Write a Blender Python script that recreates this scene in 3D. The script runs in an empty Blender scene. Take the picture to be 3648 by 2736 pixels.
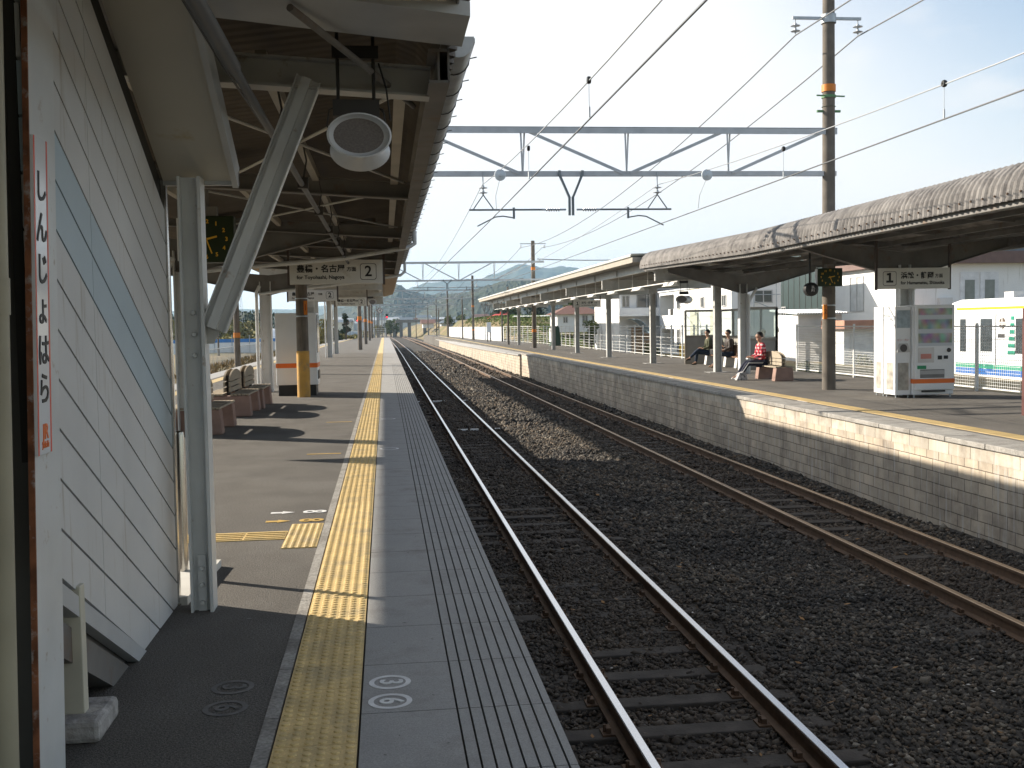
import bpy, bmesh, math, random
import numpy as np
from mathutils import Vector, Matrix
R = math.radians
S = bpy.context.scene
COL = S.collection
random.seed(7)
rng = np.random.default_rng(7)

# ------------------------------------------------------------------ camera
cam = bpy.data.cameras.new('camera'); co = bpy.data.objects.new('camera', cam); COL.objects.link(co)
S.camera = co
YAW, PIT, ROL, EYE = 0.11654, 0.05520, -0.01697, 1.4945
_f = Vector((math.sin(YAW)*math.cos(PIT), math.cos(YAW)*math.cos(PIT), -math.sin(PIT)))
_r = Vector((math.cos(YAW), -math.sin(YAW), 0)); _u = _r.cross(_f)
_r2 = math.cos(ROL)*_r + math.sin(ROL)*_u; _u2 = -math.sin(ROL)*_r + math.cos(ROL)*_u
co.matrix_world = Matrix(((_r2.x, _u2.x, -_f.x, 0), (_r2.y, _u2.y, -_f.y, 0), (_r2.z, _u2.z, -_f.z, EYE), (0, 0, 0, 1)))
cam.sensor_width = 36; cam.lens = 37.85; cam.clip_start = 0.05; cam.clip_end = 20000

# ------------------------------------------------------------------ sky + sun
SUN = Vector((-1, 0.62, 0.53)).normalized()
ELEV = math.asin(SUN.z)
W = bpy.data.worlds.new('World'); S.world = W; W.use_nodes = True
nt = W.node_tree; N = nt.nodes; L = nt.links
sky = N.new('ShaderNodeTexSky'); sky.sky_type = 'NISHITA'; sky.sun_disc = False
sky.sun_elevation = ELEV; sky.sun_rotation = -R(58.2); sky.dust_density = 1.6; sky.air_density = 1.0
tc = N.new('ShaderNodeTexCoord'); mp = N.new('ShaderNodeMapping'); mp.inputs['Scale'].default_value = (2.0, 2.0, 4.6)
nz = N.new('ShaderNodeTexNoise'); nz.inputs['Scale'].default_value = 2.1; nz.inputs['Detail'].default_value = 7; nz.inputs['Roughness'].default_value = .55
rp = N.new('ShaderNodeValToRGB'); rp.color_ramp.elements[0].position = .48; rp.color_ramp.elements[1].position = .70
# thin bright veil: strongest towards the sun, clearing to the right and overhead
dv = N.new('ShaderNodeVectorMath'); dv.operation = 'DOT_PRODUCT'; dv.inputs[1].default_value = Vector((.62, .62, .48)).normalized()
mr = N.new('ShaderNodeMapRange'); mr.inputs['From Min'].default_value = .865; mr.inputs['From Max'].default_value = .975; mr.inputs['To Min'].default_value = 1; mr.inputs['To Max'].default_value = .06; mr.interpolation_type = 'SMOOTHSTEP'
dv2 = N.new('ShaderNodeVectorMath'); dv2.operation = 'DOT_PRODUCT'; dv2.inputs[1].default_value = Vector((-.15, .97, .20)).normalized()
mr2 = N.new('ShaderNodeMapRange'); mr2.interpolation_type = 'SMOOTHSTEP'; mr2.inputs['From Min'].default_value = .05; mr2.inputs['From Max'].default_value = .66; mr2.inputs['To Min'].default_value = 0; mr2.inputs['To Max'].default_value = 1
mxx = N.new('ShaderNodeMath'); mxx.operation = 'MULTIPLY'
veil = N.new('ShaderNodeMix'); veil.data_type = 'RGBA'; veil.inputs[7].default_value = (5.3, 5.3, 5.35, 1)
mx = N.new('ShaderNodeMix'); mx.data_type = 'RGBA'; mx.inputs[7].default_value = (11, 10.6, 10.2, 1)
L.new(tc.outputs['Generated'], mp.inputs[0]); L.new(mp.outputs[0], nz.inputs['Vector']); L.new(nz.outputs[0], rp.inputs[0])
L.new(tc.outputs['Generated'], dv.inputs[0]); L.new(dv.outputs['Value'], mr.inputs[0]); L.new(tc.outputs['Generated'], dv2.inputs[0]); L.new(dv2.outputs['Value'], mr2.inputs[0]); L.new(mr.outputs[0], mxx.inputs[0]); L.new(mr2.outputs[0], mxx.inputs[1]); L.new(mxx.outputs[0], veil.inputs[0]); L.new(sky.outputs[0], veil.inputs[6])
mx.inputs[7].default_value = (5.2, 5.1, 5.0, 1)
L.new(rp.outputs[0], mx.inputs[0]); L.new(veil.outputs[2], mx.inputs[6]); L.new(mx.outputs[2], N['Background'].inputs[0])
N['Background'].inputs[1].default_value = 0.10
sl = bpy.data.lights.new('sun', 'SUN'); sl.energy = 5.0; sl.angle = R(.53); sl.color = (1, .90, .76)
so = bpy.data.objects.new('sun', sl); COL.objects.link(so); so.rotation_euler = SUN.to_track_quat('Z', 'Y').to_euler()
S.view_settings.view_transform = 'Standard'; S.view_settings.look = 'None'; S.view_settings.gamma = 1
S.view_settings.exposure = 1.05
S.cycles.max_bounces = 6; S.cycles.diffuse_bounces = 3; S.cycles.volume_bounces = 0; S.cycles.transparent_max_bounces = 12

# ------------------------------------------------------------------ materials
MATS = {}
def mat(name, col, rough=.7, metal=0, var=.12, scale=3, bump=0, bscale=60, dirt=None, dirt_amt=.0, dscale=1.2, streak=False, spec=.4, stretch=(1, 1, 1), speck=0, spscale=140):
    if name in MATS: return MATS[name]
    m = bpy.data.materials.new(name); m.use_nodes = True; n = m.node_tree.nodes; l = m.node_tree.links
    b = n['Principled BSDF']; b.inputs['Roughness'].default_value = rough; b.inputs['Metallic'].default_value = metal
    b.inputs['Specular IOR Level'].default_value = spec
    t = n.new('ShaderNodeTexCoord'); mp = n.new('ShaderNodeMapping'); mp.inputs['Scale'].default_value = stretch; l.new(t.outputs['Object'], mp.inputs[0])
    a = n.new('ShaderNodeTexNoise'); a.inputs['Scale'].default_value = scale; a.inputs['Detail'].default_value = 6; l.new(mp.outputs[0], a.inputs['Vector'])
    r = n.new('ShaderNodeValToRGB'); r.color_ramp.elements[0].position = .3; r.color_ramp.elements[1].position = .7
    c = list(col)
    r.color_ramp.elements[0].color = [max(0, x*(1-var)) for x in c]+[1]; r.color_ramp.elements[1].color = [x*(1+var) for x in c]+[1]
    l.new(a.outputs[0], r.inputs[0]); out = r.outputs[0]
    if dirt:
        d = n.new('ShaderNodeTexNoise'); d.inputs['Scale'].default_value = dscale; d.inputs['Detail'].default_value = 8; d.inputs['Roughness'].default_value = .65
        if streak:
            mp2 = n.new('ShaderNodeMapping'); mp2.inputs['Scale'].default_value = (6, 6, .5); l.new(t.outputs['Object'], mp2.inputs[0]); l.new(mp2.outputs[0], d.inputs['Vector'])
        else: l.new(t.outputs['Object'], d.inputs['Vector'])
        dr = n.new('ShaderNodeValToRGB'); dr.color_ramp.elements[0].position = .62-dirt_amt*.3; dr.color_ramp.elements[1].position = .75-dirt_amt*.1
        l.new(d.outputs[0], dr.inputs[0]); k = n.new('ShaderNodeMix'); k.data_type = 'RGBA'; l.new(dr.outputs[0], k.inputs[0]); l.new(out, k.inputs[6]); k.inputs[7].default_value = list(dirt)+[1]; out = k.outputs[2]
    if speck:
        sn = n.new('ShaderNodeTexNoise'); sn.inputs['Scale'].default_value = spscale; sn.inputs['Detail'].default_value = 2; l.new(t.outputs['Object'], sn.inputs['Vector'])
        sr = n.new('ShaderNodeValToRGB'); sr.color_ramp.elements[0].position = .32; sr.color_ramp.elements[1].position = .72; sr.color_ramp.elements[0].color = [1-speck]*3+[1]; sr.color_ramp.elements[1].color = [1+speck]*3+[1]; l.new(sn.outputs[0], sr.inputs[0])
        k3 = n.new('ShaderNodeMix'); k3.data_type = 'RGBA'; k3.blend_type = 'MULTIPLY'; k3.inputs[0].default_value = 1; l.new(out, k3.inputs[6]); l.new(sr.outputs[0], k3.inputs[7]); out = k3.outputs[2]
    l.new(out, b.inputs['Base Color'])
    if bump:
        bn = n.new('ShaderNodeTexNoise'); bn.inputs['Scale'].default_value = bscale; bn.inputs['Detail'].default_value = 4; l.new(t.outputs['Object'], bn.inputs['Vector'])
        bb = n.new('ShaderNodeBump'); bb.inputs['Strength'].default_value = bump; bb.inputs['Distance'].default_value = .01; l.new(bn.outputs[0], bb.inputs['Height']); l.new(bb.outputs[0], b.inputs['Normal'])
    MATS[name] = m; m['_out'] = 0
    return m
def emis(name, col, st):
    m = bpy.data.materials.new(name); m.use_nodes = True; b = m.node_tree.nodes['Principled BSDF']
    b.inputs['Base Color'].default_value = (*col, 1); b.inputs['Emission Color'].default_value = (*col, 1); b.inputs['Emission Strength'].default_value = st; return m
def glassm(name, tint=(.8, .85, .85), mixf=.82, rough=.05):
    m = bpy.data.materials.new(name); m.use_nodes = True; n = m.node_tree.nodes; l = m.node_tree.links; b = n['Principled BSDF']
    b.inputs['Base Color'].default_value = (*tint, 1); b.inputs['Roughness'].default_value = rough
    t = n.new('ShaderNodeBsdfTransparent'); t.inputs[0].default_value = (.93, .97, .96, 1); k = n.new('ShaderNodeMixShader'); k.inputs[0].default_value = 1-mixf
    l.new(t.outputs[0], k.inputs[1]); l.new(b.outputs[0], k.inputs[2]); l.new(k.outputs[0], n['Material Output'].inputs[0]); return m

steel = mat('painted_steel', (.44, .44, .42), .45, var=.10, scale=5, dirt=(.22, .15, .09), dirt_amt=.05, dscale=9, bump=.05)
steelw = mat('white_painted_steel', (.60, .61, .60), .42, var=.07, scale=4, dirt=(.30, .20, .12), dirt_amt=.0, dscale=12)
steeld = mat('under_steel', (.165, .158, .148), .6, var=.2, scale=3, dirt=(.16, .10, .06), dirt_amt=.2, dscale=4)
girderm = mat('girder_paint', (.46, .47, .47), .5, var=.1, scale=3)
galv = mat('galvanised', (.42, .45, .47), .45, .35, var=.15, scale=8)
dark = mat('dark_iron', (.045, .042, .04), .6, var=.2)
black = mat('black_paint', (.018, .018, .018), .5, var=.1)
asphalt = mat('asphalt', (.122, .112, .099), .92, var=.18, scale=1.3, bump=1.0, bscale=150, dirt=(.155, .145, .132), dirt_amt=.4, dscale=.9, speck=.42, spscale=95)
slabm = mat('concrete_slab', (.34, .335, .325), .85, var=.08, scale=2.2, bump=.2, bscale=180, dirt=(.25, .24, .225), dirt_amt=.4, dscale=2.2, speck=.14, spscale=160)
curbm = mat('concrete_curb', (.31, .295, .27), .9, var=.2, scale=5, bump=.5, bscale=70, dirt=(.19, .175, .155), dirt_amt=.45, dscale=2.4, speck=.25, spscale=60)
yellow = mat('yellow_tile', (.66, .49, .22), .6, var=.12, scale=6, dirt=(.44, .35, .20), dirt_amt=.45, dscale=4, speck=.12, spscale=110)
yellow2 = mat('yellow_tile_far', (.48, .36, .17), .7, var=.15, scale=2)
joint = mat('joint', (.05, .047, .042), .95)
ballm_unused = mat('ballast_stone', (.085, .074, .062), .9, var=.5, scale=17, dirt=(.15, .13, .11), dirt_amt=.25, dscale=23)
ballbed = mat('ballast_bed', (.045, .039, .033), .95, var=.5, scale=22, bump=1.0, bscale=30)
rust = mat('rail_rust', (.11, .065, .038), .75, var=.25, scale=12)
railtop = mat('rail_head', (.62, .63, .66), .22, 1, var=.04, scale=2)
railtop2 = mat('rail_head_dull', (.34, .25, .17), .38, .8, var=.12, scale=3)
sleeperm = mat('sleeper', (.055, .047, .040), .9, var=.35, scale=6, bump=.5, bscale=40)
whitep = mat('white_paint', (.62, .62, .60), .55, var=.05)
whitev = mat('white_enamel', (.80, .81, .81), .35, var=.03)
white_wall = mat('white_wall', (.78, .78, .76), .7, var=.04, scale=1, dirt=(.55, .54, .5), dirt_amt=.0, dscale=.8, streak=True)
cream = mat('cream_wall', (.64, .61, .49), .75, var=.04)
greyw = mat('grey_wall', (.50, .52, .54), .75, var=.05)
greenb = mat('dark_green_cladding', (.013, .034, .035), .6, var=.1)
tileroof = mat('roof_tile_brown', (.17, .085, .065), .75, var=.15, scale=4)
redroof = mat('roof_red', (.62, .055, .04), .5, var=.08)
bluegrey = mat('roof_slate', (.14, .17, .2), .6, var=.15)
orange = mat('orange_band', (.80, .18, .03), .45, var=.03)
orange2 = mat('orange_tag', (.60, .19, .02), .5, var=.05)
concp = mat('pole_concrete', (.16, .135, .11), .9, var=.25, scale=4, dirt=(.08, .07, .055), dirt_amt=.5, dscale=3, streak=True, bump=.2)
concp2 = mat('pole_concrete_pale', (.13, .115, .098), .9, var=.2, scale=4, dirt=(.16, .13, .10), dirt_amt=.4, dscale=3, streak=True, bump=.2)
polem = mat('pole_yellow_paint', (.50, .28, .06), .7, var=.15, scale=4, dirt=(.25, .19, .12), dirt_amt=.35, dscale=5)
woodm = mat('bench_wood', (.34, .29, .22), .8, var=.2, scale=4, stretch=(1, 12, 12), dirt=(.18, .15, .12), dirt_amt=.3, dscale=4)
woodp = mat('bench_wood_peeling', (.20, .085, .04), .75, var=.3, scale=7, dirt=(.48, .42, .34), dirt_amt=.45, dscale=14)
pinkc = mat('pink_concrete', (.29, .19, .155), .9, var=.14, scale=6, bump=.3, bscale=90)
signw = mat('sign_white', (.62, .61, .57), .4, var=.03, scale=2, dirt=(.5, .47, .4), dirt_amt=0, dscale=3)
grass = mat('grass', (.075, .125, .03), .95, var=.45, scale=.5, dirt=(.20, .16, .07), dirt_amt=.45, dscale=.12)
drygrass = mat('dry_field', (.24, .17, .085), .95, var=.3, scale=.5, dirt=(.13, .13, .05), dirt_amt=.4, dscale=.2)
leafd = mat('leaf_dark', (.035, .052, .022), .8, var=.4, scale=2)
leafm = mat('leaf_mid', (.085, .11, .03), .8, var=.4, scale=2)
leafy = mat('leaf_yellow', (.20, .17, .04), .8, var=.4, scale=2)
twig = mat('twig', (.10, .075, .06), .9, var=.3)
forest = mat('forest', (.022, .032, .018), .95, var=.6, scale=.05, dirt=(.06, .052, .03), dirt_amt=.35, dscale=.02)
stainless = mat('stainless', (.55, .53, .50), .22, .95, var=.05, scale=2)
glass = glassm('window_glass')
darkglass = mat('dark_window', (.05, .06, .065), .12, var=.2, spec=.8)
whitemesh = mat('white_mesh_wire', (.72, .72, .70), .5, var=.04)

def brickmat(nm='block_wall', bw=.34, rh=.168, col=(.48, .415, .335)):
    m = mat(nm, col, .9, var=.18, scale=1.6, bump=.3, bscale=50, dirt=(.25, .215, .18), dirt_amt=.5, dscale=1.3, streak=False)
    n = m.node_tree.nodes; l = m.node_tree.links; b = n['Principled BSDF']
    src = b.inputs['Base Color'].links[0].from_socket
    t = n.new('ShaderNodeTexCoord'); sp = n.new('ShaderNodeSeparateXYZ'); cb = n.new('ShaderNodeCombineXYZ'); l.new(t.outputs['Object'], sp.inputs[0])
    l.new(sp.outputs[1], cb.inputs[0]); l.new(sp.outputs[2], cb.inputs[1])
    br = n.new('ShaderNodeTexBrick'); br.inputs['Scale'].default_value = 1; br.inputs['Brick Width'].default_value = bw; br.inputs['Row Height'].default_value = rh
    br.inputs['Mortar Size'].default_value = .007; br.inputs['Mortar Smooth'].default_value = .3; br.offset = .5
    br.inputs['Color1'].default_value = (.80, .79, .77, 1); br.inputs['Color2'].default_value = (1.08, 1.05, 1, 1); br.inputs['Mortar'].default_value = (.28, .26, .24, 1)
    wn = n.new('ShaderNodeTexNoise'); wn.inputs['Scale'].default_value = 1.7; wn.inputs['Detail'].default_value = 3; l.new(t.outputs['Object'], wn.inputs['Vector']); wm = n.new('ShaderNodeVectorMath'); wm.operation = 'MULTIPLY_ADD'; wm.inputs[1].default_value = (.05, .022, 0); l.new(wn.outputs['Color'], wm.inputs[0]); l.new(cb.outputs[0], wm.inputs[2]); l.new(wm.outputs[0], br.inputs['Vector']); k = n.new('ShaderNodeMix'); k.data_type = 'RGBA'; k.blend_type = 'MULTIPLY'; k.inputs[0].default_value = 1
    l.new(src, k.inputs[6]); l.new(br.outputs[0], k.inputs[7])
    # white lime runs
    mp = n.new('ShaderNodeMapping'); mp.inputs['Scale'].default_value = (1, 5, .45); l.new(t.outputs['Object'], mp.inputs[0])
    z = n.new('ShaderNodeTexNoise'); z.inputs['Scale'].default_value = 2.2; z.inputs['Detail'].default_value = 8; z.inputs['Roughness'].default_value = .7; l.new(mp.outputs[0], z.inputs['Vector'])
    r = n.new('ShaderNodeValToRGB'); r.color_ramp.elements[0].position = .52; r.color_ramp.elements[1].position = .72; r.color_ramp.elements[1].color = (.75, .75, .75, 1); l.new(z.outputs[0], r.inputs[0])
    k2 = n.new('ShaderNodeMix'); k2.data_type = 'RGBA'; l.new(r.outputs[0], k2.inputs[0]); l.new(k.outputs[2], k2.inputs[6]); k2.inputs[7].default_value = (.5, .49, .47, 1)
    l.new(k2.outputs[2], b.inputs['Base Color'])
    bp = n.new('ShaderNodeBump'); bp.inputs['Strength'].default_value = .8; bp.inputs['Distance'].default_value = .012; bp.invert = True
    l.new(br.outputs['Fac'], bp.inputs['Height']); l.new(b.inputs['Normal'].links[0].from_socket, bp.inputs['Normal']); l.new(bp.outputs[0], b.inputs['Normal'])
    return m
blockwall = brickmat(); blocktop = brickmat('block_wall_top', .56, .4, (.50, .455, .39))

# ------------------------------------------------------------------ mesh helper
class MB:
    def __init__(s): s.v = []; s.f = []; s.mi = []
    def add(s, vs, fs, mi=0):
        o = len(s.v); s.v += [tuple(v) for v in vs]; s.f += [tuple(i+o for i in f) for f in fs]; s.mi += [mi]*len(fs); return s
    def box(s, x0, x1, y0, y1, z0, z1, mi=0):
        return s.add([(x0,y0,z0),(x1,y0,z0),(x1,y1,z0),(x0,y1,z0),(x0,y0,z1),(x1,y0,z1),(x1,y1,z1),(x0,y1,z1)],
                     [(0,3,2,1),(4,5,6,7),(0,1,5,4),(1,2,6,5),(2,3,7,6),(3,0,4,7)], mi)
    def bar(s, a, b, w, h=None, up=(0,0,1), mi=0):
        a = Vector(a); b = Vector(b); d = (b-a).normalized(); h = h or w
        up = Vector(up)
        if abs(d.dot(up)) > .98: up = Vector((0,1,0))
        sx = d.cross(up).normalized(); sz = sx.cross(d)
        q = [(-1,-1),(1,-1),(1,1),(-1,1)]
        vs = [p+sx*i*w/2+sz*j*h/2 for p in (a,b) for i,j in q]
        return s.add(vs, [(0,1,2,3),(7,6,5,4),(0,4,5,1),(1,5,6,2),(2,6,7,3),(3,7,4,0)], mi)
    def tube(s, pts, r, n=8, cap=True, mi=0):
        pts = [Vector(p) for p in pts]; rs = r if isinstance(r,(list,tuple)) else [r]*len(pts); vs = []; fs = []
        px = None
        for i,p in enumerate(pts):
            d = (pts[min(i+1,len(pts)-1)]-pts[max(i-1,0)]).normalized()
            if px is None:
                px = d.cross(Vector((0,0,1)))
                if px.length < .1: px = Vector((1,0,0))
            px = (px-d*px.dot(d)).normalized(); py = d.cross(px)
            for k in range(n):
                a = 2*math.pi*k/n; vs.append(p+px*math.cos(a)*rs[i]+py*math.sin(a)*rs[i])
        for i in range(len(pts)-1):
            for k in range(n): fs.append((i*n+k, i*n+(k+1)%n, (i+1)*n+(k+1)%n, (i+1)*n+k))
        if cap: fs.append(tuple(range(n-1,-1,-1))); fs.append(tuple((len(pts)-1)*n+k for k in range(n)))
        return s.add(vs, fs, mi)
    def prism(s, pts, y0, y1, axis='Y', mi=0):
        # closed outline (a,b) extruded along an axis
        n = len(pts)
        def P(a,b,t): return {'Y':(a,t,b),'X':(t,a,b),'Z':(a,b,t)}[axis]
        vs = [P(a,b,y0) for a,b in pts]+[P(a,b,y1) for a,b in pts]
        fs = [tuple(range(n)), tuple(range(2*n-1,n-1,-1))]+[(i,(i+1)%n,n+(i+1)%n,n+i)[::-1] for i in range(n)]
        return s.add(vs, fs, mi)
    def ibeam(s, a, b, w, h, tf=.014, tw=.01, up=(0,0,1), mi=0):
        a = Vector(a); b = Vector(b); d = (b-a).normalized(); up = Vector(up)
        sx = d.cross(up).normalized(); sz = sx.cross(d)
        for o in (h/2-tf/2, -h/2+tf/2): s.bar(a+sz*o, b+sz*o, w, tf, up, mi)
        return s.bar(a, b, tw, h-2*tf, up, mi)
    def lathe(s, prof, c=(0,0,0), axis='Z', n=20, mi=0):
        vs = []; fs = []; c = Vector(c)
        for r,z in prof:
            for k in range(n):
                a = 2*math.pi*k/n; x,y = r*math.cos(a), r*math.sin(a)
                vs.append(c+Vector({'Z':(x,y,z),'Y':(x,z,y),'X':(z,x,y)}[axis]))
        for i in range(len(prof)-1):
            for k in range(n): fs.append((i*n+k,i*n+(k+1)%n,(i+1)*n+(k+1)%n,(i+1)*n+k))
        return s.add(vs, fs, mi)
    def disc(s, c, r, axis='Y', n=24, mi=0):
        c = Vector(c); vs = []
        for k in range(n):
            a = 2*math.pi*k/n; x,y = r*math.cos(a), r*math.sin(a); vs.append(c+Vector({'Z':(x,y,0),'Y':(x,0,y),'X':(0,x,y)}[axis]))
        return s.add(vs, [tuple(range(n))], mi)
    def build(s, name, mats, parent=None, smooth=False, bevel=0):
        me = bpy.data.meshes.new(name); me.from_pydata(s.v, [], s.f)
        if not isinstance(mats,(list,tuple)): mats = [mats]
        for m in mats: me.materials.append(m)
        if len(mats) > 1: me.polygons.foreach_set('material_index', s.mi)
        bm = bmesh.new(); bm.from_mesh(me); bmesh.ops.recalc_face_normals(bm, faces=bm.faces)
        if bevel: bmesh.ops.bevel(bm, geom=[e for e in bm.edges if e.is_manifold and e.calc_face_angle(0) > .5], offset=bevel, segments=2, affect='EDGES', profile=.5)
        bm.to_mesh(me); bm.free()
        if smooth: me.polygons.foreach_set('use_smooth', [True]*len(me.polygons)); me.set_sharp_from_angle(angle=R(40))
        o = bpy.data.objects.new(name, me); COL.objects.link(o)
        if parent:
            o.parent = parent; o.matrix_parent_inverse = Matrix.Translation(-parent.location) if parent.get('_w') else Matrix()
        return o
def tag(o, label=None, cat=None, group=None, kind=None):
    if label: o['label'] = label
    if cat: o['category'] = cat
    if group: o['group'] = group
    if kind: o['kind'] = kind
    return o
def thing(name, loc, label, cat, group=None, rz=0):
    o = bpy.data.objects.new(name, None); COL.objects.link(o); o.location = loc; o.rotation_euler = (0,0,rz); o.empty_display_size = .2
    return tag(o, label, cat, group)
def wthing(*a, **k):            # parts are written in world coordinates
    o = thing(*a, **k); o['_w'] = 1; return o
def copy_tree(o, parent=None):
    c = o.copy(); COL.objects.link(c)
    if parent: c.parent = parent; c.matrix_parent_inverse = o.matrix_parent_inverse.copy()
    for ch in [x for x in bpy.data.objects if x.parent == o and x != c]: copy_tree(ch, c)
    return c
def text(s, size, mtx, m, parent, name='lettering', fat=0, align='CENTER', sx=1):
    f = bpy.data.curves.new('t','FONT'); f.body = s; f.size = size; f.align_x = align; f.align_y = 'CENTER'; f.offset = fat; f.extrude = .0015; f.resolution_u = 3
    o = bpy.data.objects.new('t', f); COL.objects.link(o); bpy.context.view_layer.update()
    me = bpy.data.meshes.new_from_object(o.evaluated_get(bpy.context.evaluated_depsgraph_get()))
    bpy.data.objects.remove(o); bpy.data.curves.remove(f)
    me.transform(mtx @ Matrix.Diagonal((sx,1,1,1))); me.materials.clear(); me.materials.append(m)
    p = bpy.data.objects.new(name, me); COL.objects.link(p)
    if parent: p.parent = parent; p.matrix_parent_inverse = Matrix.Translation(-parent.location) if parent.get('_w') else Matrix()
    return p
def mfront(x, y, z): return Matrix.Translation((x,y,z)) @ Matrix.Rotation(R(90),4,'X')            # faces -Y
def mplusx(x, y, z): return Matrix(((0,0,1,x),(1,0,0,y),(0,1,0,z),(0,0,0,1)))                     # faces +X
def mfloor(x, y, z): return Matrix(((0,1,0,x),(-1,0,0,y),(0,0,1,z),(0,0,0,1)))                    # read from the train side
def struct(o): return tag(o, kind='structure')
def sheet(name, verts, faces, m, kind='structure', label=None, cat=None):
    return tag(MB().add(verts, faces).build(name, m), label, cat, None, kind)

# ------------------------------------------------------------------ ground
def hash2(x, y): return np.modf(np.abs(np.sin(x*127.1+y*311.7)*43758.5453))[0]
def vnoise(x, y):
    xi, yi = np.floor(x), np.floor(y); fx, fy = x-xi, y-yi; fx = fx*fx*(3-2*fx); fy = fy*fy*(3-2*fy)
    a = hash2(xi,yi); b = hash2(xi+1,yi); c = hash2(xi,yi+1); d = hash2(xi+1,yi+1)
    return (a*(1-fx)+b*fx)*(1-fy)+(c*(1-fx)+d*fx)*fy
def fbm(x, y, o=4): return sum(vnoise(x*2**i+i*17, y*2**i+i*9)*.5**i for i in range(o))
def grid(name, xs, ys, zf, m, kind='structure'):
    X, Y = np.meshgrid(xs, ys); Z = zf(X, Y); nx, ny = len(xs), len(ys)
    v = np.stack([X.ravel(), Y.ravel(), Z.ravel()], 1); i = np.arange(nx*ny).reshape(ny, nx)
    f = np.stack([i[:-1,:-1], i[:-1,1:], i[1:,1:], i[1:,:-1]], -1).reshape(-1, 4)
    me = bpy.data.meshes.new(name); me.from_pydata(v.tolist(), [], f.tolist()); me.materials.append(m)
    me.polygons.foreach_set('use_smooth', [True]*len(me.polygons))
    o = bpy.data.objects.new(name, me); COL.objects.link(o); return tag(o, kind=kind)
def sm(a, b, x): t = np.clip((x-a)/(b-a), 0, 1); return t*t*(3-2*t)
def curve_dx(Y):   # tracks drift left with distance
    t = np.maximum(np.asarray(Y, float)-95, 0); return -.000035*t*t*1.0
def groundz(X, Y):
    z = -1.62+0*X
    z = np.where(X > 13.3, -1.62+sm(13.3, 15, X)*.9, z)
    z = np.where(X < -7.8, -1.62+sm(-7.8, -8.8, X)*1.1, z)
    bank = sm(96, 150, Y)*sm(9.5, 15, X-curve_dx(Y)*.8)
    z = z+bank*np.where(X > 0, 3.3, 0)+sm(300, 2500, Y)*0
    z = z+(fbm(X*.3, Y*.3)-.9)*.25*(sm(14, 17, X)+sm(-9, -12, X))
    return z
gx = np.concatenate([[-6000,-3000,-1200,-500,-250,-150,-100], np.arange(-80,100,1.6), [110,130,160,220,300,500,900,1500,3000,6000]])
gy = np.concatenate([[-60], np.arange(-20,260,2.5), [270,290,320,370,450,600,900,1400,2500,5000,8000]])
def groundmat():
    m = mat('ground_field', (.20, .15, .08), .95, var=.35, scale=.35, dirt=(.085, .11, .03), dirt_amt=.55, dscale=.09, bump=.5, bscale=3); return m
grid('ground', gx, gy, groundz, groundmat())

# track bed
def bedz(X, Y):
    return -1.43 + .02*np.sin(Y*.7)+(fbm(X*2.2, Y*2.2)-.9)*.05 + np.where((X-curve_dx(Y) > 3.1) & (X-curve_dx(Y) < 5.2), .03, 0)
xs = np.arange(.3, 8.61, .18); ys = np.concatenate([np.arange(0, 40, .25), np.arange(40, 340, 1.2)])
X, Y = np.meshgrid(xs, ys); Z = bedz(X+curve_dx(Y), Y)
v = np.stack([(X+curve_dx(Y)).ravel(), Y.ravel(), Z.ravel()], 1); i = np.arange(X.size).reshape(X.shape)
f = np.stack([i[:-1,:-1], i[:-1,1:], i[1:,1:], i[1:,:-1]], -1).reshape(-1, 4)
me = bpy.data.meshes.new('track_bed'); me.from_pydata(v.tolist(), [], f.tolist()); me.materials.append(ballbed)
o = bpy.data.objects.new('track_bed', me); COL.objects.link(o); struct(o)

# crushed stone: angular pieces
def stones(name, m, n, xr, yr, size, zoff=0):
    x = rng.uniform(*xr, n); u = rng.uniform(0, 1, n); y = yr[0]+(yr[1]-yr[0])*u
    s = size*rng.uniform(.45, 1.25, n)*np.where(rng.uniform(0, 1, n) > .93, 1.5, 1); dz = bedz(x+curve_dx(y), y)
    base = np.array([(1,0,0),(-1,0,0),(0,1,0),(0,-1,0),(0,0,1),(0,0,-1)], float)
    fc = np.array([(0,2,4),(2,1,4),(1,3,4),(3,0,4),(2,0,5),(1,2,5),(3,1,5),(0,3,5)])
    V = base[None]*rng.uniform(.6, 1.3, (n,6,1))+rng.normal(0, .22, (n,6,3)); V *= s[:,None,None]*np.array([1, 1, .75])
    a = rng.uniform(0, 6.28, n); ca, sa = np.cos(a), np.sin(a); t = rng.uniform(-.7, .7, n); ct, st = np.cos(t), np.sin(t)
    xx = V[...,0]*ct[:,None]-V[...,2]*st[:,None]; zz = V[...,0]*st[:,None]+V[...,2]*ct[:,None]
    V = np.stack([xx*ca[:,None]-V[...,1]*sa[:,None], xx*sa[:,None]+V[...,1]*ca[:,None], zz], -1)
    V += np.stack([x+curve_dx(y), y, dz+s*.35+zoff], 1)[:,None]
    F = (fc[None]+np.arange(n)[:,None,None]*6).reshape(-1, 3)
    me = bpy.data.meshes.new(name); me.vertices.add(n*6); me.vertices.foreach_set('co', V.astype(np.float32).ravel())
    me.loops.add(F.size); me.loops.foreach_set('vertex_index', F.astype(np.int32).ravel()); me.polygons.add(len(F))
    me.polygons.foreach_set('loop_start', np.arange(0, F.size, 3, dtype=np.int32)); me.update(calc_edges=True); me.validate()
    at = me.attributes.new('tint', 'FLOAT', 'POINT'); at.data.foreach_set('value', np.repeat(rng.uniform(0, 1, n), 6).astype(np.float32))
    me.materials.append(m); o = bpy.data.objects.new(name, me); COL.objects.link(o); return o
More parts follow.
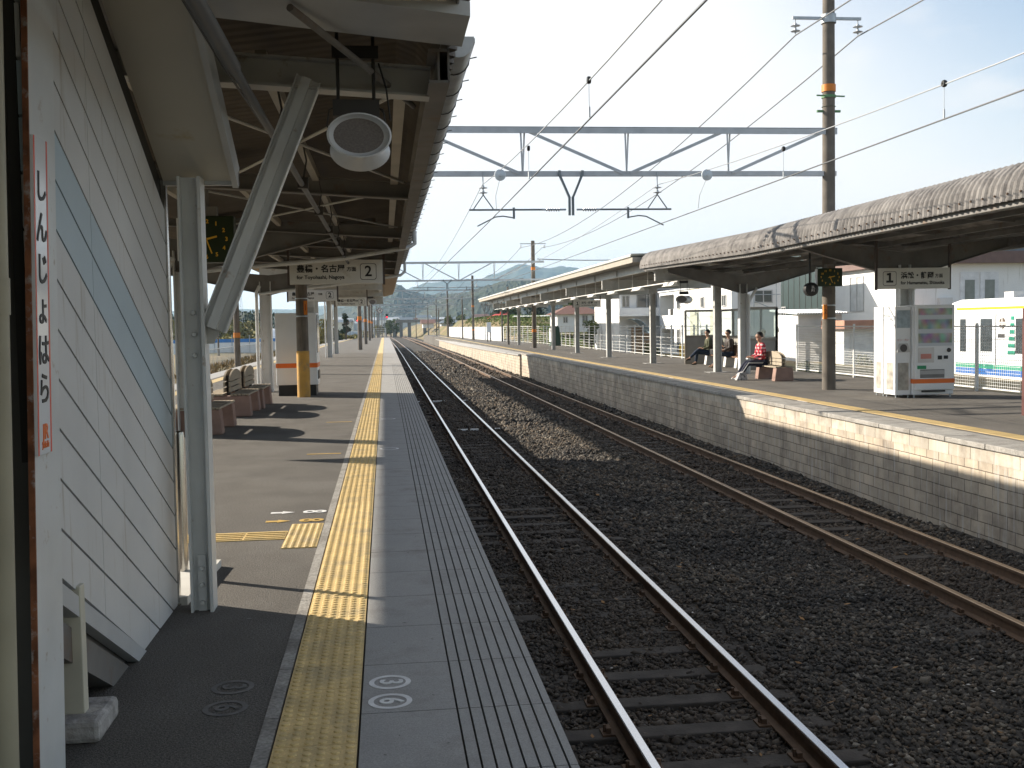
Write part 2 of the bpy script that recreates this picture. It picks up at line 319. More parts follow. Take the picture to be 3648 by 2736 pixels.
def stonemat():
    m = bpy.data.materials.new('crushed_stone'); m.use_nodes = True; n = m.node_tree.nodes; l = m.node_tree.links; b = n['Principled BSDF']; b.inputs['Roughness'].default_value = .85
    a = n.new('ShaderNodeAttribute'); a.attribute_name = 'tint'; r = n.new('ShaderNodeValToRGB'); e = r.color_ramp.elements
    e[0].color = (.022, .021, .020, 1); e[1].color = (.21, .20, .18, 1); e[1].position = 1
    for p, c in ((.3, (.044, .041, .037, 1)), (.62, (.068, .061, .053, 1)), (.84, (.095, .072, .052, 1)), (.94, (.12, .112, .10, 1))):
        k = e.new(p); k.color = c
    l.new(a.outputs['Fac'], r.inputs[0])
    t = n.new('ShaderNodeTexCoord'); z = n.new('ShaderNodeTexNoise'); z.inputs['Scale'].default_value = .55; z.inputs['Detail'].default_value = 5; l.new(t.outputs['Object'], z.inputs['Vector'])
    q = n.new('ShaderNodeValToRGB'); q.color_ramp.elements[0].position = .36; q.color_ramp.elements[0].color = (.72, .70, .68, 1); q.color_ramp.elements[1].position = .66; q.color_ramp.elements[1].color = (1.55, 1.42, 1.22, 1); l.new(z.outputs[0], q.inputs[0])
    k = n.new('ShaderNodeMix'); k.data_type = 'RGBA'; k.blend_type = 'MULTIPLY'; k.inputs[0].default_value = 1; l.new(r.outputs[0], k.inputs[6]); l.new(q.outputs[0], k.inputs[7])
    sx = n.new('ShaderNodeSeparateXYZ'); l.new(t.outputs['Object'], sx.inputs[0]); out = k.outputs[2]
    for xc in (2.17, 6.17):
        d = n.new('ShaderNodeMath'); d.operation = 'SUBTRACT'; l.new(sx.outputs[0], d.inputs[0]); d.inputs[1].default_value = xc; e2 = n.new('ShaderNodeMath'); e2.operation = 'ABSOLUTE'; l.new(d.outputs[0], e2.inputs[0])
        mr_ = n.new('ShaderNodeMapRange'); mr_.inputs['From Min'].default_value = .75; mr_.inputs['From Max'].default_value = 1.15; mr_.inputs['To Min'].default_value = .55; mr_.inputs['To Max'].default_value = 0; l.new(e2.outputs[0], mr_.inputs[0])
        k2 = n.new('ShaderNodeMix'); k2.data_type = 'RGBA'; l.new(mr_.outputs[0], k2.inputs[0]); l.new(out, k2.inputs[6]); k2.inputs[7].default_value = (.062, .045, .032, 1); out = k2.outputs[2]
    l.new(out, b.inputs['Base Color']); return m
stm = stonemat()
for args in ((62000, (.75, 7.6), (2.4, 13), .026), (52000, (.75, 7.6), (13, 30), .036), (40000, (.75, 7.6), (30, 62), .055), (16000, (.6, 7.4), (62, 120), .085)):
    o = stones('ballast', stm, *args); tag(o, kind='stuff')

# ------------------------------------------------------------------ rails and sleepers
RZ = -1.25
def rail(xc, top, label, side):
    prof = [(-.061,-.150),(.061,-.150),(.061,-.138),(.012,-.122),(.008,-.045),(.033,-.036),(.033,-.006),(.027,0),(-.027,0),(-.033,-.006),(-.033,-.036),(-.008,-.045),(-.012,-.122),(-.061,-.138)]
    ys = list(np.arange(0, 90, 15))+list(np.arange(90, 331, 8)); n = len(prof); m = MB(); vs = []; fs = []; mi = []
    for y in ys:
        d = float(curve_dx(y))
        vs += [(xc+a+d, y, RZ+b) for a, b in prof]
    for k in range(len(ys)-1):
        for j in range(n): m.f.append((k*n+j, k*n+(j+1)%n, (k+1)*n+(j+1)%n, (k+1)*n+j)); m.mi.append(1 if j in (6, 7, 8) else 0)
    m.v = vs
    o = m.build('steel_rail', [rust, top]); tag(o, label, 'rail', 'steel running rails')
    return o
for xc, t, lb in ((1.60, railtop, 'polished steel rail closest to the left platform edge'), (2.732, railtop, 'polished steel rail on the far side of the left track'),
                  (5.60, railtop2, 'rusty brown rail of the right track beside the ballast strip'), (6.732, railtop2, 'rusty brown rail closest to the block platform wall')):
    rail(xc, t, lb, 0)
def sleeper_proto(cx, label, group):
    t = MB(); t.box(-1.0, 1.0, -.10, .10, -.12, 0.0); o = t.build('sleeper', sleeperm, bevel=.012); o.location = (cx, 0, RZ-.155); tag(o, label, 'sleeper', group)
    for sx in (-.566, .566):
        k = MB(); k.box(sx-.13, sx+.13, -.07, .07, .0, .014); k.box(sx-.10, sx-.065, -.04, .04, .014, .05); k.box(sx+.065, sx+.10, -.04, .04, .014, .05)
        k.tube([(sx-.105, 0, .01), (sx-.105, 0, .065)], .013, 6); k.tube([(sx+.105, 0, .01), (sx+.105, 0, .065)], .013, 6)
        k.build('rail_clip', rust, o)
    return o
for cx, lb, g, n in ((2.166, 'dark timber sleeper under the polished rails of the left track', 'sleepers of the left track', 120),
                     (6.166, 'dark timber sleeper under the rusty rails of the right track', 'sleepers of the right track', 110)):
    p = sleeper_proto(cx, lb, g)
    for i in range(n):
        o = p if i == 0 else copy_tree(p)
        y = 3.0+.62*i; o.location = (cx+float(curve_dx(y))+random.uniform(-.02, .02), y, RZ-.158+random.uniform(-.006, .006)); o.rotation_euler = (0, 0, random.uniform(-.012, .012))
    m = MB()
    for i in range(n, n+230):
        y = 3.0+.62*i; d = float(curve_dx(y)); m.box(cx+d-1, cx+d+1, y-.1, y+.1, RZ-.27, RZ-.156)
    tag(m.build('far_sleepers', sleeperm), kind='stuff')
# white stone marks between the rails (paint dashes)
for (y, xs_) in ((29.5, ((.78, 1.15), (1.95, 2.2), (2.28, 2.5), (2.95, 3.3))), (41, ((.9, 1.25), (1.75, 2.2), (2.9, 3.2)))):
    for a, b in xs_:
        o = MB().box(a, b, y-.05, y+.05, RZ-.15, RZ-.11).build('track_marker_board', whitev); tag(o, 'small white painted bar lying across the left track bed at %d m' % round(y), 'marker', 'white bars on the left track')
# level crossing plate strips for staff
o = MB().box(1.0, 7.3, 77, 77.5, -1.40, -1.29).build('track_crossing_boards', sleeperm); tag(o, 'dark low walkway boards crossing both tracks beyond the canopies', 'walkway')

# ------------------------------------------------------------------ left platform
YE = 148.0
def platform(name, outline, z0, z1, m): return struct(MB().prism(outline, z0, z1, 'Z').build(name, m))
PL = [(-.445, -3), (-.445, YE), (-3.4, YE), (-4.6, 120), (-5.2, 95), (-5.35, 50), (-5.35, -3)]
platform('platform', PL, -1.6, 0.0, asphalt)
struct(MB().prism([(.60, -3), (.60, YE), (-.445, YE), (-.445, -3)], -1.6, -.07, 'Z').build('platform_wall', curbm))
# edge slabs, cut by grooves
GR = [.246, .294, .343, .392, .440, .489, .537, .586]
m = MB()
ny = int((YE-1.2)/.6)
edges = [-.124]+GR+[.618]
for i in range(ny):
    y0 = 1.7256+.6*i+.0035; y1 = y0+.593
    if i < 70:
        for k in range(len(edges)-1):
            a = edges[k]+(0 if k == 0 else .004); b = edges[k+1]-(0 if k == len(edges)-2 else .004); m.box(a, b, y0, y1, -.06, .002)
    else: m.box(edges[0], edges[-1], y0, y1, -.06, .002)
struct(m.build('platform_edge_slabs', slabm))
struct(MB().box(-.445, .606, -3, YE, -.068, -.010).build('slab_joint_bed', joint))
m = MB()
for i in range(ny): y0 = 1.7256+.6*i+.003; m.box(-.492, -.438, y0, y0+.594, -.05, .004)
struct(m.build('kerb_strip', curbm))
# tactile tiles with real studs
def dome_rows(mb, x0, y0, z, nx, ny_, pitch, r, n=8, rings=2, h=.0055):
    for a in range(nx):
        for b in range(ny_):
            cx, cy = x0+pitch*(a+.5), y0+pitch*(b+.5); vs = []; fs = []
            prof = [(r, 0), (r*.72, h)] if rings == 2 else [(r, 0), (r*.88, h*.75), (r*.55, h)]
            for (rr, zz) in prof:
                for k in range(n): vs.append((cx+rr*math.cos(6.2832*k/n), cy+rr*math.sin(6.2832*k/n), z+zz))
            for q in range(len(prof)-1):
                for k in range(n): fs.append((q*n+k, q*n+(k+1)%n, (q+1)*n+(k+1)%n, (q+1)*n+k))
            fs.append(tuple(range((len(prof)-1)*n, len(prof)*n))); mb.add(vs, fs)
m = MB()
for i in range(int((YE-1.2)/.3)):
    y0 = 1.7256+.3*i
    m.box(-.430, -.1325, y0+.0018, y0+.2982, -.05, .005)
    if y0 < 9: dome_rows(m, -.430, y0, .005, 6, 6, .0497, .0165, 10, 3)
    elif y0 < 60: dome_rows(m, -.430, y0, .005, 6, 6, .0497, .0165, 5, 2)
struct(m.build('tactile_paving', yellow))
m = MB()
for a, b in ((-.735, -.5), ):
    for k in range(3):
        y0 = 7.37+.3*k; m.box(-.735, -.497, y0+.002, y0+.298, -.02, .006); dome_rows(m, -.735, y0, .006, 5, 6, .0475, .016, 8, 2)
for k in range(5):
    x1 = -.742-.3*k; m.box(x1-.298, x1, 7.70, 8.0, -.02, .006)
    for q in range(4): m.box(x1-.285, x1-.012, 7.728+q*.068, 7.758+q*.068, .006, .012)
struct(m.build('tactile_paving', yellow))
m = MB()
for i in range(60): y0 = 20+2.0*i; xx = -4.95 if y0 < 90 else -4.95+(y0-90)*.016; m.box(xx-.15, xx+.15, y0, y0+1.99, -.02, .004)
struct(m.build('tactile_paving', yellow2))
m = MB()
for i in range(60): y0 = 20+2.0*i; xx = -5.85 if y0 < 90 else -5.85+(y0-90)*.018; m.box(xx, xx+.6, y0, y0+1.99, -1.5, .002)
struct(m.build('platform_edge_slabs', slabm))
# painted marks on the floor
def ring(mb, cx, cy, z, r0, r1, n=36):
    vs = []; fs = []
    for k in range(n):
        a = 6.28319*k/n; vs += [(cx+r0*math.cos(a), cy+r0*math.sin(a), z), (cx+r1*math.cos(a), cy+r1*math.sin(a), z)]
    for k in range(n): fs.append((2*k, 2*k+1, (2*k+3)%(2*n), (2*k+2)%(2*n)))
    mb.add(vs, fs)
fmark = mat('floor_mark_white', (.72, .72, .72), .7, var=.12, scale=20)
fmarkw = mat('floor_mark_worn', (.145, .14, .135), .85, var=.3, scale=18)
fmarky = mat('floor_mark_yellow', (.55, .36, .10), .7, var=.12, scale=20)
for (cx, cy, z, mm, ch) in ((-.013, 4.482, .0035, fmark, '3'), (-.013, 4.25, .0035, fmark, '6'), (-.665, 4.53, .0025, fmarkw, '3'), (-.66, 4.28, .0025, fmarkw, '6')):
    b = MB(); ring(b, cx, cy, z, .066, .088); o = b.build('floor_marking', mm); struct(o)
    struct(text(ch, .135, mfloor(cx, cy, z+.0005), mm, None, 'floor_number', fat=.002))
for (cy, mm) in ((8.82, fmark), (8.43, fmarky)):
    b = MB(); z = .0035; b.add([(-.95, cy-.035, z), (-.85, cy-.03, z), (-.85, cy+.03, z), (-.95, cy+.035, z)], [(0,1,2,3)]); b.add([(-.86, cy-.06, z+.0005), (-.76, cy, z+.0005), (-.86, cy+.06, z+.0005)], [(0,1,2)]); struct(b.build('floor_arrow', mm))
    struct(text('8', .26, mfloor(-.61, cy, z), mm, None, 'floor_number', fat=.004))
for y in (13.2, 17.5):
    b = MB(); ring(b, .02, y, .0035, .09, .12); struct(b.build('floor_marking', fmark))
    b = MB(); b.box(-.95, -.55, y-.35, y-.30, .002, .0035); struct(b.build('floor_marking', fmarky))

# ------------------------------------------------------------------ right platform
RF = -.15
PRo = [(8.0, -3), (8.0, 90), (7.9, 120), (7.0, 198), (9.6, 198), (10.0, 150), (11.7, 108), (12.6, 95), (13.15, 86), (13.15, -3)]
platform('platform', PRo, -1.7, RF, asphalt)
m = MB(); m.box(7.69, 8.0, -3, 60.8, -1.7, RF-.07); struct(m.build('block_wall', blockwall))
struct(MB().box(7.684, 7.70, -3, 60.7, RF-.245, RF-.07).build('block_wall', blocktop))
m = MB()   # near coping slabs and inner slabs
for i in range(64):
    y0 = -3+1.0*i
    if y0+1 > 61: break
    m.box(7.64+random.uniform(-.004, .004), 8.24, y0+.005, y0+.995, RF-.068, RF+.004+random.uniform(-.002, .002))
struct(m.build('platform_edge_slabs', curbm, bevel=.012))
# older lower edge beyond the step
def far_edge(y): return 7.52+float(curve_dx(y))*.4
m = MB(); m2 = MB()
for i in range(46):
    y0, y1 = 60.8+3*i, 60.8+3*(i+1)
    for (a, b, c, d, mb) in ((.10, .78, -.40, RF+.006, m2), (.06, .9, -1.7, -.48, m)):
        vs = []
        for y in (y0+.01, y1-.01):
            x = far_edge(y); zc = float(np.interp(y, [60, 76, 92, 112], [-.20, -.31, -.40, -.50]))
            if mb is m: vs += [(x+a, y, -1.7), (x+b, y, -1.7), (x+b, y, zc-.07), (x+a, y, zc-.07)]; continue
            vs += [(x+a-.12, y, zc-.075), (x+b, y, zc-.075), (x+b, y, d), (x+a-.12, y, zc)]; continue
            vs += [(x+a, y, -1.7 if mb is m else -.5), (x+b, y, -1.7 if mb is m else -.5), (x+b, y, d if mb is m2 else -.5), (x+a-(.12 if mb is m2 else 0), y, c if mb is m2 else -.5)]
        mb.add(vs, [(0,1,2,3),(7,6,5,4),(0,4,5,1),(1,5,6,2),(2,6,7,3),(3,7,4,0)])
struct(m.build('block_wall', blockwall)); struct(m2.build('platform_edge_slabs', slabm))
m = MB()
for i in range(600):
    y0 = 9+.3*i; xx = 8.35
    if y0 > 170: break
    m.box(xx, xx+.3, y0+.004, y0+.296, RF-.03, RF+.006)
    if y0 < 62: dome_rows(m, xx, y0, RF+.006, 6, 6, .05, .0165, 4, 2, .007)
struct(m.build('tactile_paving', yellow2))
# white platform cell numbers on the wall and ground ticks
for y in (20.5, 30.5):
    b = MB(); b.box(8.28, 8.31, y, y+.5, RF+.004, RF+.0055); struct(b.build('floor_marking', fmark))

# ------------------------------------------------------------------ station-name post (nearest thing, left)
t = wthing('canopy_post', (-1.25, 3.66, 0), 'white steel post at the left edge with rust along its corner and the station name', 'post')
m = MB(); m.box(-1.135, -1.12, 3.525, 3.80, 0, 3.3); m.build('flange', steelw, t)
m = MB(); m.box(-1.385, -1.135, 3.655, 3.67, 0, 3.3); m.box(-1.40, -1.385, 3.525, 3.80, 0, 3.3); m.build('web', mat('web_shade_tone', (.10, .098, .088), .7, var=.15, scale=3), t)  # web coloured dark: the shade between the flanges is put into the colour
m = MB(); m.box(-1.137, -1.1185, 3.519, 3.527, 0, 3.3); m.build('rusty_edge', mat('rusty_edge', (.22, .085, .04), .85, var=.5, scale=14, dirt=(.45, .44, .42), dirt_amt=.25, dscale=20), t)
t2 = wthing('drainpipe', (-1.17, 3.40, 0), 'beige vertical pipe beside the white post at the far left edge', 'pipe')
m = MB(); m.tube([(-1.19, 3.40, 0), (-1.13, 3.40, 3.1)], .038, 16); m.tube([(-1.161, 3.40, 1.55), (-1.159, 3.40, 1.66)], .043, 16); m.build('pipe', mat('beige_pipe', (.36, .33, .24), .5), t2, smooth=True)
t2 = wthing('building_wall', (-2.0, 3.9, 0), 'wall strip behind the white post, coloured dark for shade', 'wall')
MB().box(-3.2, -1.43, 3.9, 3.95, 0, 3.2).build('panel', mat('shade_panel', (.09, .088, .08), .8), t2)  # panel colour set dark to stand for the shade behind the post
for ch in [x for x in bpy.data.objects if x.parent == t]:
    ch.data.transform(Matrix(((1,0,0,0),(0,1,.075,-.035),(0,0,1,0),(0,0,0,1))))
SG = wthing('station_name_sign', (-1.115, 3.66, 1.1), 'narrow white vertical sign with red borders reading the station name in black kana', 'sign')
y0, y1 = 3.53, 3.675
MB().box(-1.118, -1.108, y0, y1, 1.10, 2.13).build('board', mat('sign_gloss', (.74, .75, .76), .12, var=.02), SG)
rb = mat('red_border', (.70, .10, .05), .35)
for a in (y0+.002, y1-.014): MB().box(-1.1085, -1.1070, a, a+.012, 1.10, 2.13).build('border', rb, SG)
for ch, z in (('し', 1.965), ('ん', 1.83), ('じ', 1.695), ('ょ', 1.565), ('は', 1.43), ('ら', 1.305)):
    text(ch, .112, mplusx(-1.1070, (y0+y1)/2, z), black, SG, fat=.0015, sx=1.05)
text('JR', .070, mplusx(-1.1070, (y0+y1)/2+.005, 1.17), orange, SG, 'emblem', fat=.0008)
text('JR東海', .024, mplusx(-1.1070, (y0+y1)/2+.005, 1.128), orange, SG, 'emblem')

for ch in [x for x in bpy.data.objects if x.parent == SG]:
    ch.data.transform(Matrix(((1,0,0,0),(0,1,.075,-.040),(0,0,1,0),(0,0,0,1))))
# ------------------------------------------------------------------ stair enclosure
ST = wthing('stair_enclosure', (-1.9, 4.9, 0), 'white slatted stair wall with a pale blue diagonal band beside the name post', 'stairway')
SLP = -.515
def wz(y, c): return c+SLP*y
def board_poly(c0, c1, ylo, yhi):
    # board between two slanted lines, clipped to the wall outline (bottom slant, floor, end, top slant)
    pts = [(ylo, wz(ylo, c0)), (yhi, wz(yhi, c0)), (yhi, wz(yhi, c1)), (ylo, wz(ylo, c1))]
    out = []
    for i in range(4):
        (a, b), (c, d) = pts[i], pts[(i+1)%4]
        if b >= .005: out.append((a, b))
        if (b-.005)*(d-.005) < 0: s = (.005-b)/(d-b); out.append((a+(c-a)*s, .005))
    return out
cs = [2.56]+[2.64+.183*k for k in range(0, 16)]
wallp = mat('stair_board_paint', (.60, .60, .59), .5, var=.07, scale=2, dirt=(.38, .34, .28), dirt_amt=.12, dscale=3, streak=True)
bluep = mat('stair_board_blue', (.43, .52, .57), .5, var=.04)
bl = MB(); bw = MB()
for k in range(1, len(cs)-1):
    c0, c1 = cs[k]+.006, cs[k+1]-.006
    if c1 > 5.36: break
    blue = 3.90 < (c0+c1)/2 < 4.30
    for (ya, yb) in ((3.70, 4.47), (4.474, 5.945)):
        p = board_poly(c0, c1, ya, yb)
        if len(p) > 2:
            n_ = len(p); (bl if blue else bw).prism(p, -1.165, -1.15, 'X')
bw.build('wall_boards', wallp, ST); bl.build('blue_boards', bluep, ST)
m = MB(); m.prism([(3.7, wz(3.7, 2.62)), (5.0, .04), (5.0, .0), (5.94, .0), (5.94, wz(5.94, 5.36)), (3.7, wz(3.7, 5.36))], -1.20, -1.168, 'X'); m.build('wall_backing', joint, ST)
m = MB(); m.bar((-1.165, 3.72, wz(3.72, 2.575)), (-1.165, 5.13, wz(5.13, 2.60)), .05, .07); m.build('bottom_trim', girderm, ST)
m = MB(); m.bar((-1.42, 3.72, wz(3.72, 2.43)), (-1.42, 5.0, wz(5.0, 2.46)), .5, .12); m.bar((-1.28, 3.72, wz(3.72, 2.52)), (-1.28, 5.05, wz(5.05, 2.54)), .16, .05); m.build('stringer', steeld, ST)
m = MB(); m.box(-1.185, -1.140, 5.945, 5.99, .02, 2.30); m.build('end_trim', stainless, ST)
m = MB()   # sloping eave ceiling beside the wall
def eave(x, y, c): return (x, y, wz(y, c))
sof = [(-1.15, 5.94), (-.79, 5.94), (-.79, 2.6), (-1.15, 2.6)]
c0 = 5.345
m.add([eave(x, y, c0) for x, y in sof]+[eave(x, y, c0+.02) for x, y in sof], [(0,1,2,3),(7,6,5,4),(0,4,5,1),(1,5,6,2),(2,6,7,3),(3,7,4,0)])
m.build('eave_ceiling', mat('cream_ceiling', (.50, .48, .42), .7, var=.06, scale=1.5, dirt=(.42, .34, .18), dirt_amt=-.02, dscale=3), ST)
m = MB(); m.bar(eave(-.775, 2.6, c0+.035), eave(-.775, 5.97, c0+.035), .03, .13); m.bar((-1.15, 5.955, wz(5.955, c0)+.02), (-.76, 5.955, wz(5.955, c0)+.02), .03, .07); m.build('fascia', girderm, ST)
m = MB(); m.box(-2.9, -1.15, 2.6, 5.94, 2.95, 3.0); m.build('stair_roof', steeld, ST)
m = MB(); m.box(-3.0, -2.95, 2.6, 5.9, 0, 2.95); m.box(-3.0, -2.2, 2.55, 2.6, 0, 2.95); m.build('rear_light_block', wallp, ST)  # unseen wall added to block sun leaking under the stair
m = MB(); m.prism([(3.7, wz(3.7, 2.40)), (5.02, .02), (5.9, .02), (5.9, .12), (3.7, wz(3.7, 2.55))], -2.94, -1.21, 'X'); m.build('stair_flight', steeld, ST)
for yy, xx in ((5.985, -1.175), (6.62, -1.24)):
    o = wthing('handrail_post', (xx, yy, 0), 'short stainless post at the foot of the stair, %s' % ('nearer the stair wall' if yy < 6.2 else 'farther from the stair wall'), 'post', 'stainless posts by the stair')
    m = MB(); m.tube([(xx, yy, 0), (xx, yy, .86), (xx, yy, .885), (xx, yy, .893)], [.030, .030, .026, .012], 16); m.build('tube', stainless, o, smooth=True)
    m = MB(); m.lathe([(.001, .012), (.055, .012), (.055, 0)], (xx, yy, 0)); m.build('base_flange', stainless, o)
o = MB().prism([(-1.30, 5.95), (-1.10, 5.95), (-1.06, 6.9), (-1.30, 6.9)], 0, .045, 'Z').build('stair_kerb', mat('pale_kerb', (.55, .54, .50), .8)); tag(o, 'low pale concrete kerb at the foot of the stair', 'kerb')
o = wthing('prop_post', (-1.17, 4.08, 0), 'short cream square prop standing on a rough concrete lump under the stair', 'post')
MB().box(-1.215, -1.135, 4.07, 4.13, .06, .56).build('prop', mat('cream_prop', (.55, .52, .42), .6), o, bevel=.004)
b = MB(); b.box(-1.30, -1.06, 3.98, 4.27, 0, .085); ob = b.build('footing', mat('rough_concrete', (.38, .36, .34), .95, var=.35, scale=14, bump=1, bscale=30, dirt=(.2,.18,.16), dirt_amt=.4, dscale=9), o, bevel=.02)

# ------------------------------------------------------------------ canopies
def corr_sheet(mb, profile, y0, y1, pitch=.13, amp=.018, step=4, thick=.01):
    # profile: list of (x, z) across; corrugation runs along the profile, waves along Y
    n = int((y1-y0)/pitch*step); vs = []; k = len(profile)
    nor = []
    for i, (x, z) in enumerate(profile):
        a = profile[max(i-1, 0)]; b = profile[min(i+1, k-1)]; t = Vector((b[0]-a[0], b[1]-a[1])).normalized(); nor.append((-t.y, t.x))
    for j in range(n+1):
        y = y0+(y1-y0)*j/n; w = amp*math.cos(2*math.pi*j/step)
        for i, (x, z) in enumerate(profile): vs.append((x+nor[i][0]*w, y, z+nor[i][1]*w))
    fs = [(j*k+i, j*k+i+1, (j+1)*k+i+1, (j+1)*k+i) for j in range(n) for i in range(k-1)]
    o = len(vs); vs2 = [(a, b, c-thick) for a, b, c in vs]
    # both faces and closed rims
    fs2 = [(a+o, d+o, c+o, b+o) for a, b, c, d in fs]
    rim = []
    for j in range(n):
        rim += [(j*k, (j+1)*k, (j+1)*k+o, j*k+o), (j*k+k-1, j*k+k-1+o, (j+1)*k+k-1+o, (j+1)*k+k-1)]
    for i in range(k-1): rim += [(i, i+o, i+1+o, i+1), (n*k+i, n*k+i+1, n*k+i+1+o, n*k+i+o)]
    mb.add(vs+vs2, fs+fs2+rim)
corrm = mat('cement_roof', (.29, .27, .25), .9, var=.25, scale=2.5, dirt=(.13, .12, .115), dirt_amt=.5, dscale=3.5, bump=.3)
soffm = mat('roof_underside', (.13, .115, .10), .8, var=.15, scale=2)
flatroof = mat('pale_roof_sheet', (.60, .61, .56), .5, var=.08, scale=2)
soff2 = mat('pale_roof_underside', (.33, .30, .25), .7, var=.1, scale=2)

def LIFT(o):   # the eave rises gently towards its far end
    for v in o.data.vertices: v.co.z += .020*max(0, v.co.y-24)
    return o
# --- right near canopy (gull wing, curved corrugated eave)
CR = wthing('platform_canopy', (11, 25, RF), 'near right canopy with a curved brown corrugated eave over the vending machine', 'canopy')
xe = 8.26
arc = [(xe, 3.03), (xe+.005, 3.14), (xe+.03, 3.26), (xe+.09, 3.37), (xe+.19, 3.46), (xe+.34, 3.53), (xe+.54, 3.565)]
prof = arc+[(10.0, 3.36), (11.0, 3.16), (12.0, 3.36), (13.2, 3.565), (13.41, 3.53), (13.56, 3.46), (13.66, 3.37), (13.72, 3.26), (13.745, 3.14), (13.75, 3.03)]
m = MB(); corr_sheet(m, prof, -12.0, 34.2, .15, .030, 6); LIFT(m.build('corrugated_roof', corrm, CR))
m = MB(); corr_sheet(m, [(x-.012 if k < 3 else x-.006, z+(.012 if k > 2 else .002)) for k, (x, z) in enumerate(arc[:6])], -12.0, 34.22, .15, .030, 6); LIFT(m.build('eave_sheet', corrm, CR))
m = MB()
for y in np.arange(8.4, 34.1, .30):
    m = MB(); m.tube([(xe-.045, y, 3.11), (xe+.01, y, 3.12)], .014, 5); LIFT(m.build('roof_bolt', rust, CR))
m = MB()
for a, b in ((-12, 24), (24, 34.15)): m.bar((8.42, a, 2.98), (8.42, b, 2.98), .16, .07); m.box(8.335, 8.345, a, b, 2.95, 3.06)
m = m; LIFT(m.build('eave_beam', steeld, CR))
m = MB()
for a, b in ((-12, 24), (24, 34.15)): m.bar((13.58, a, 2.98), (13.58, b, 2.98), .16, .07)
m = m; LIFT(m.build('eave_beam', steeld, CR))
for y in (11.5, 21.9, 32.3):
    for s in (-1, 1):
        m = MB(); xo = 11+s*2.35; p = [(11, 2.33), (xo, 3.0), (xo, 3.16), (11+s*1.2, 3.04), (11, 2.88)]
        if s > 0: p = p[::-1]
        m.prism(p, y-.009, y+.009, 'Y')
        for a, b in (((11, 2.33), (xo, 3.0)), ((11, 2.9), (xo, 3.17))): m.bar((a[0], y, a[1]), (b[0], y, b[1]), .16, .014, up=(0, 0, 1))
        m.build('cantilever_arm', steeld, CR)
    m = MB(); m.ibeam((11.0, y, RF), (11.0, y, 2.62), .22, .24, .016, .012, up=(1, 0, 0)); m.build('column', steelw, CR)
    m = MB(); m.bar((11.1, y, 1.9), (11.45, y, 2.5), .07, .07); m.tube([(11.17, y-.08, RF), (11.17, y-.08, 2.3)], .045, 10); m.build('downpipe', steelw, CR)
m = MB()
for y in np.arange(9.2, 34, 2.6):
    for s in (-1, 1): m.bar((11+s*.1, y, 3.08), (11+s*2.4, y, 3.24), .06, .10)
for x in (9.0, 9.8, 10.5, 11.5, 12.2, 13.0): m.bar((x, 8, 3.0+abs(x-11)*.09), (x, 34.1, 3.0+abs(x-11)*.09), .05, .09)
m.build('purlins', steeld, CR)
m = MB(); m.box(8.42, 13.6, 34.2, 34.22, 3.12, 3.3); m.build('end_plate', steelw, CR)

# --- right far canopy (flat pale sheet on white beams)
CF = wthing('platform_canopy', (10.6, 60, RF), 'long pale flat canopy on the right platform with white I-beam columns', 'canopy')
m = MB(); corr_sheet(m, [(7.98, 3.66), (8.0, 3.70), (9.3, 3.72), (10.6, 3.55), (12, 3.70), (13.2, 3.66)], 34.4, 92, .19, .028, 4, .03); m.build('roof_sheet', flatroof, CF)
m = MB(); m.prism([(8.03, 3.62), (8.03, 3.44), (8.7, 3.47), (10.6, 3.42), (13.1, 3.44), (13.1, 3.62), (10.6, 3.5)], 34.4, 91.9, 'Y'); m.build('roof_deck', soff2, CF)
m = MB(); m.ibeam((8.72, 34.4, 3.32), (8.72, 91, 3.32), .13, .26)
for y in np.arange(35.5, 91, 4.3): m.box(8.655, 8.785, y-.01, y+.01, 3.21, 3.43)
m.build('edge_beam', steelw, CF)
for x in (10.6, 12.4):
    m = MB(); m.ibeam((x, 34.4, 3.28), (x, 91, 3.28), .12, .22); m.build('inner_beam', steel, CF)
coly = [42.0, 50.5, 59.0, 67.5, 76.0, 85.2]
for y in coly+[33.6]:
    m = MB(); m.ibeam((8.62, y, 3.0), (13.0, y, 3.0), .12, .36); m.box(8.56, 8.62, y-.07, y+.07, 2.80, 3.17); m.build('cross_beam', steel, CF)
    m = MB()
    for k in range(5): m.tube([(9.0+k*.8, y+.1, 2.86), (9.4+k*.8, y+4.1, 3.3)], .014, 5)
    m.build('bracing', dark, CF)
    m = MB(); m.ibeam((10.6, y, RF), (10.6, y, 2.83), .20, .22, .016, .012, up=(1, 0, 0)); m.bar((10.6, y, 2.62), (10.6, y, 2.82), .34, .16); m.build('column', steel, CF)
    m = MB(); m.box(10.25, 10.95, y-.3, y+.3, RF, RF+.012); m.build('base_plate', slabm, CF)
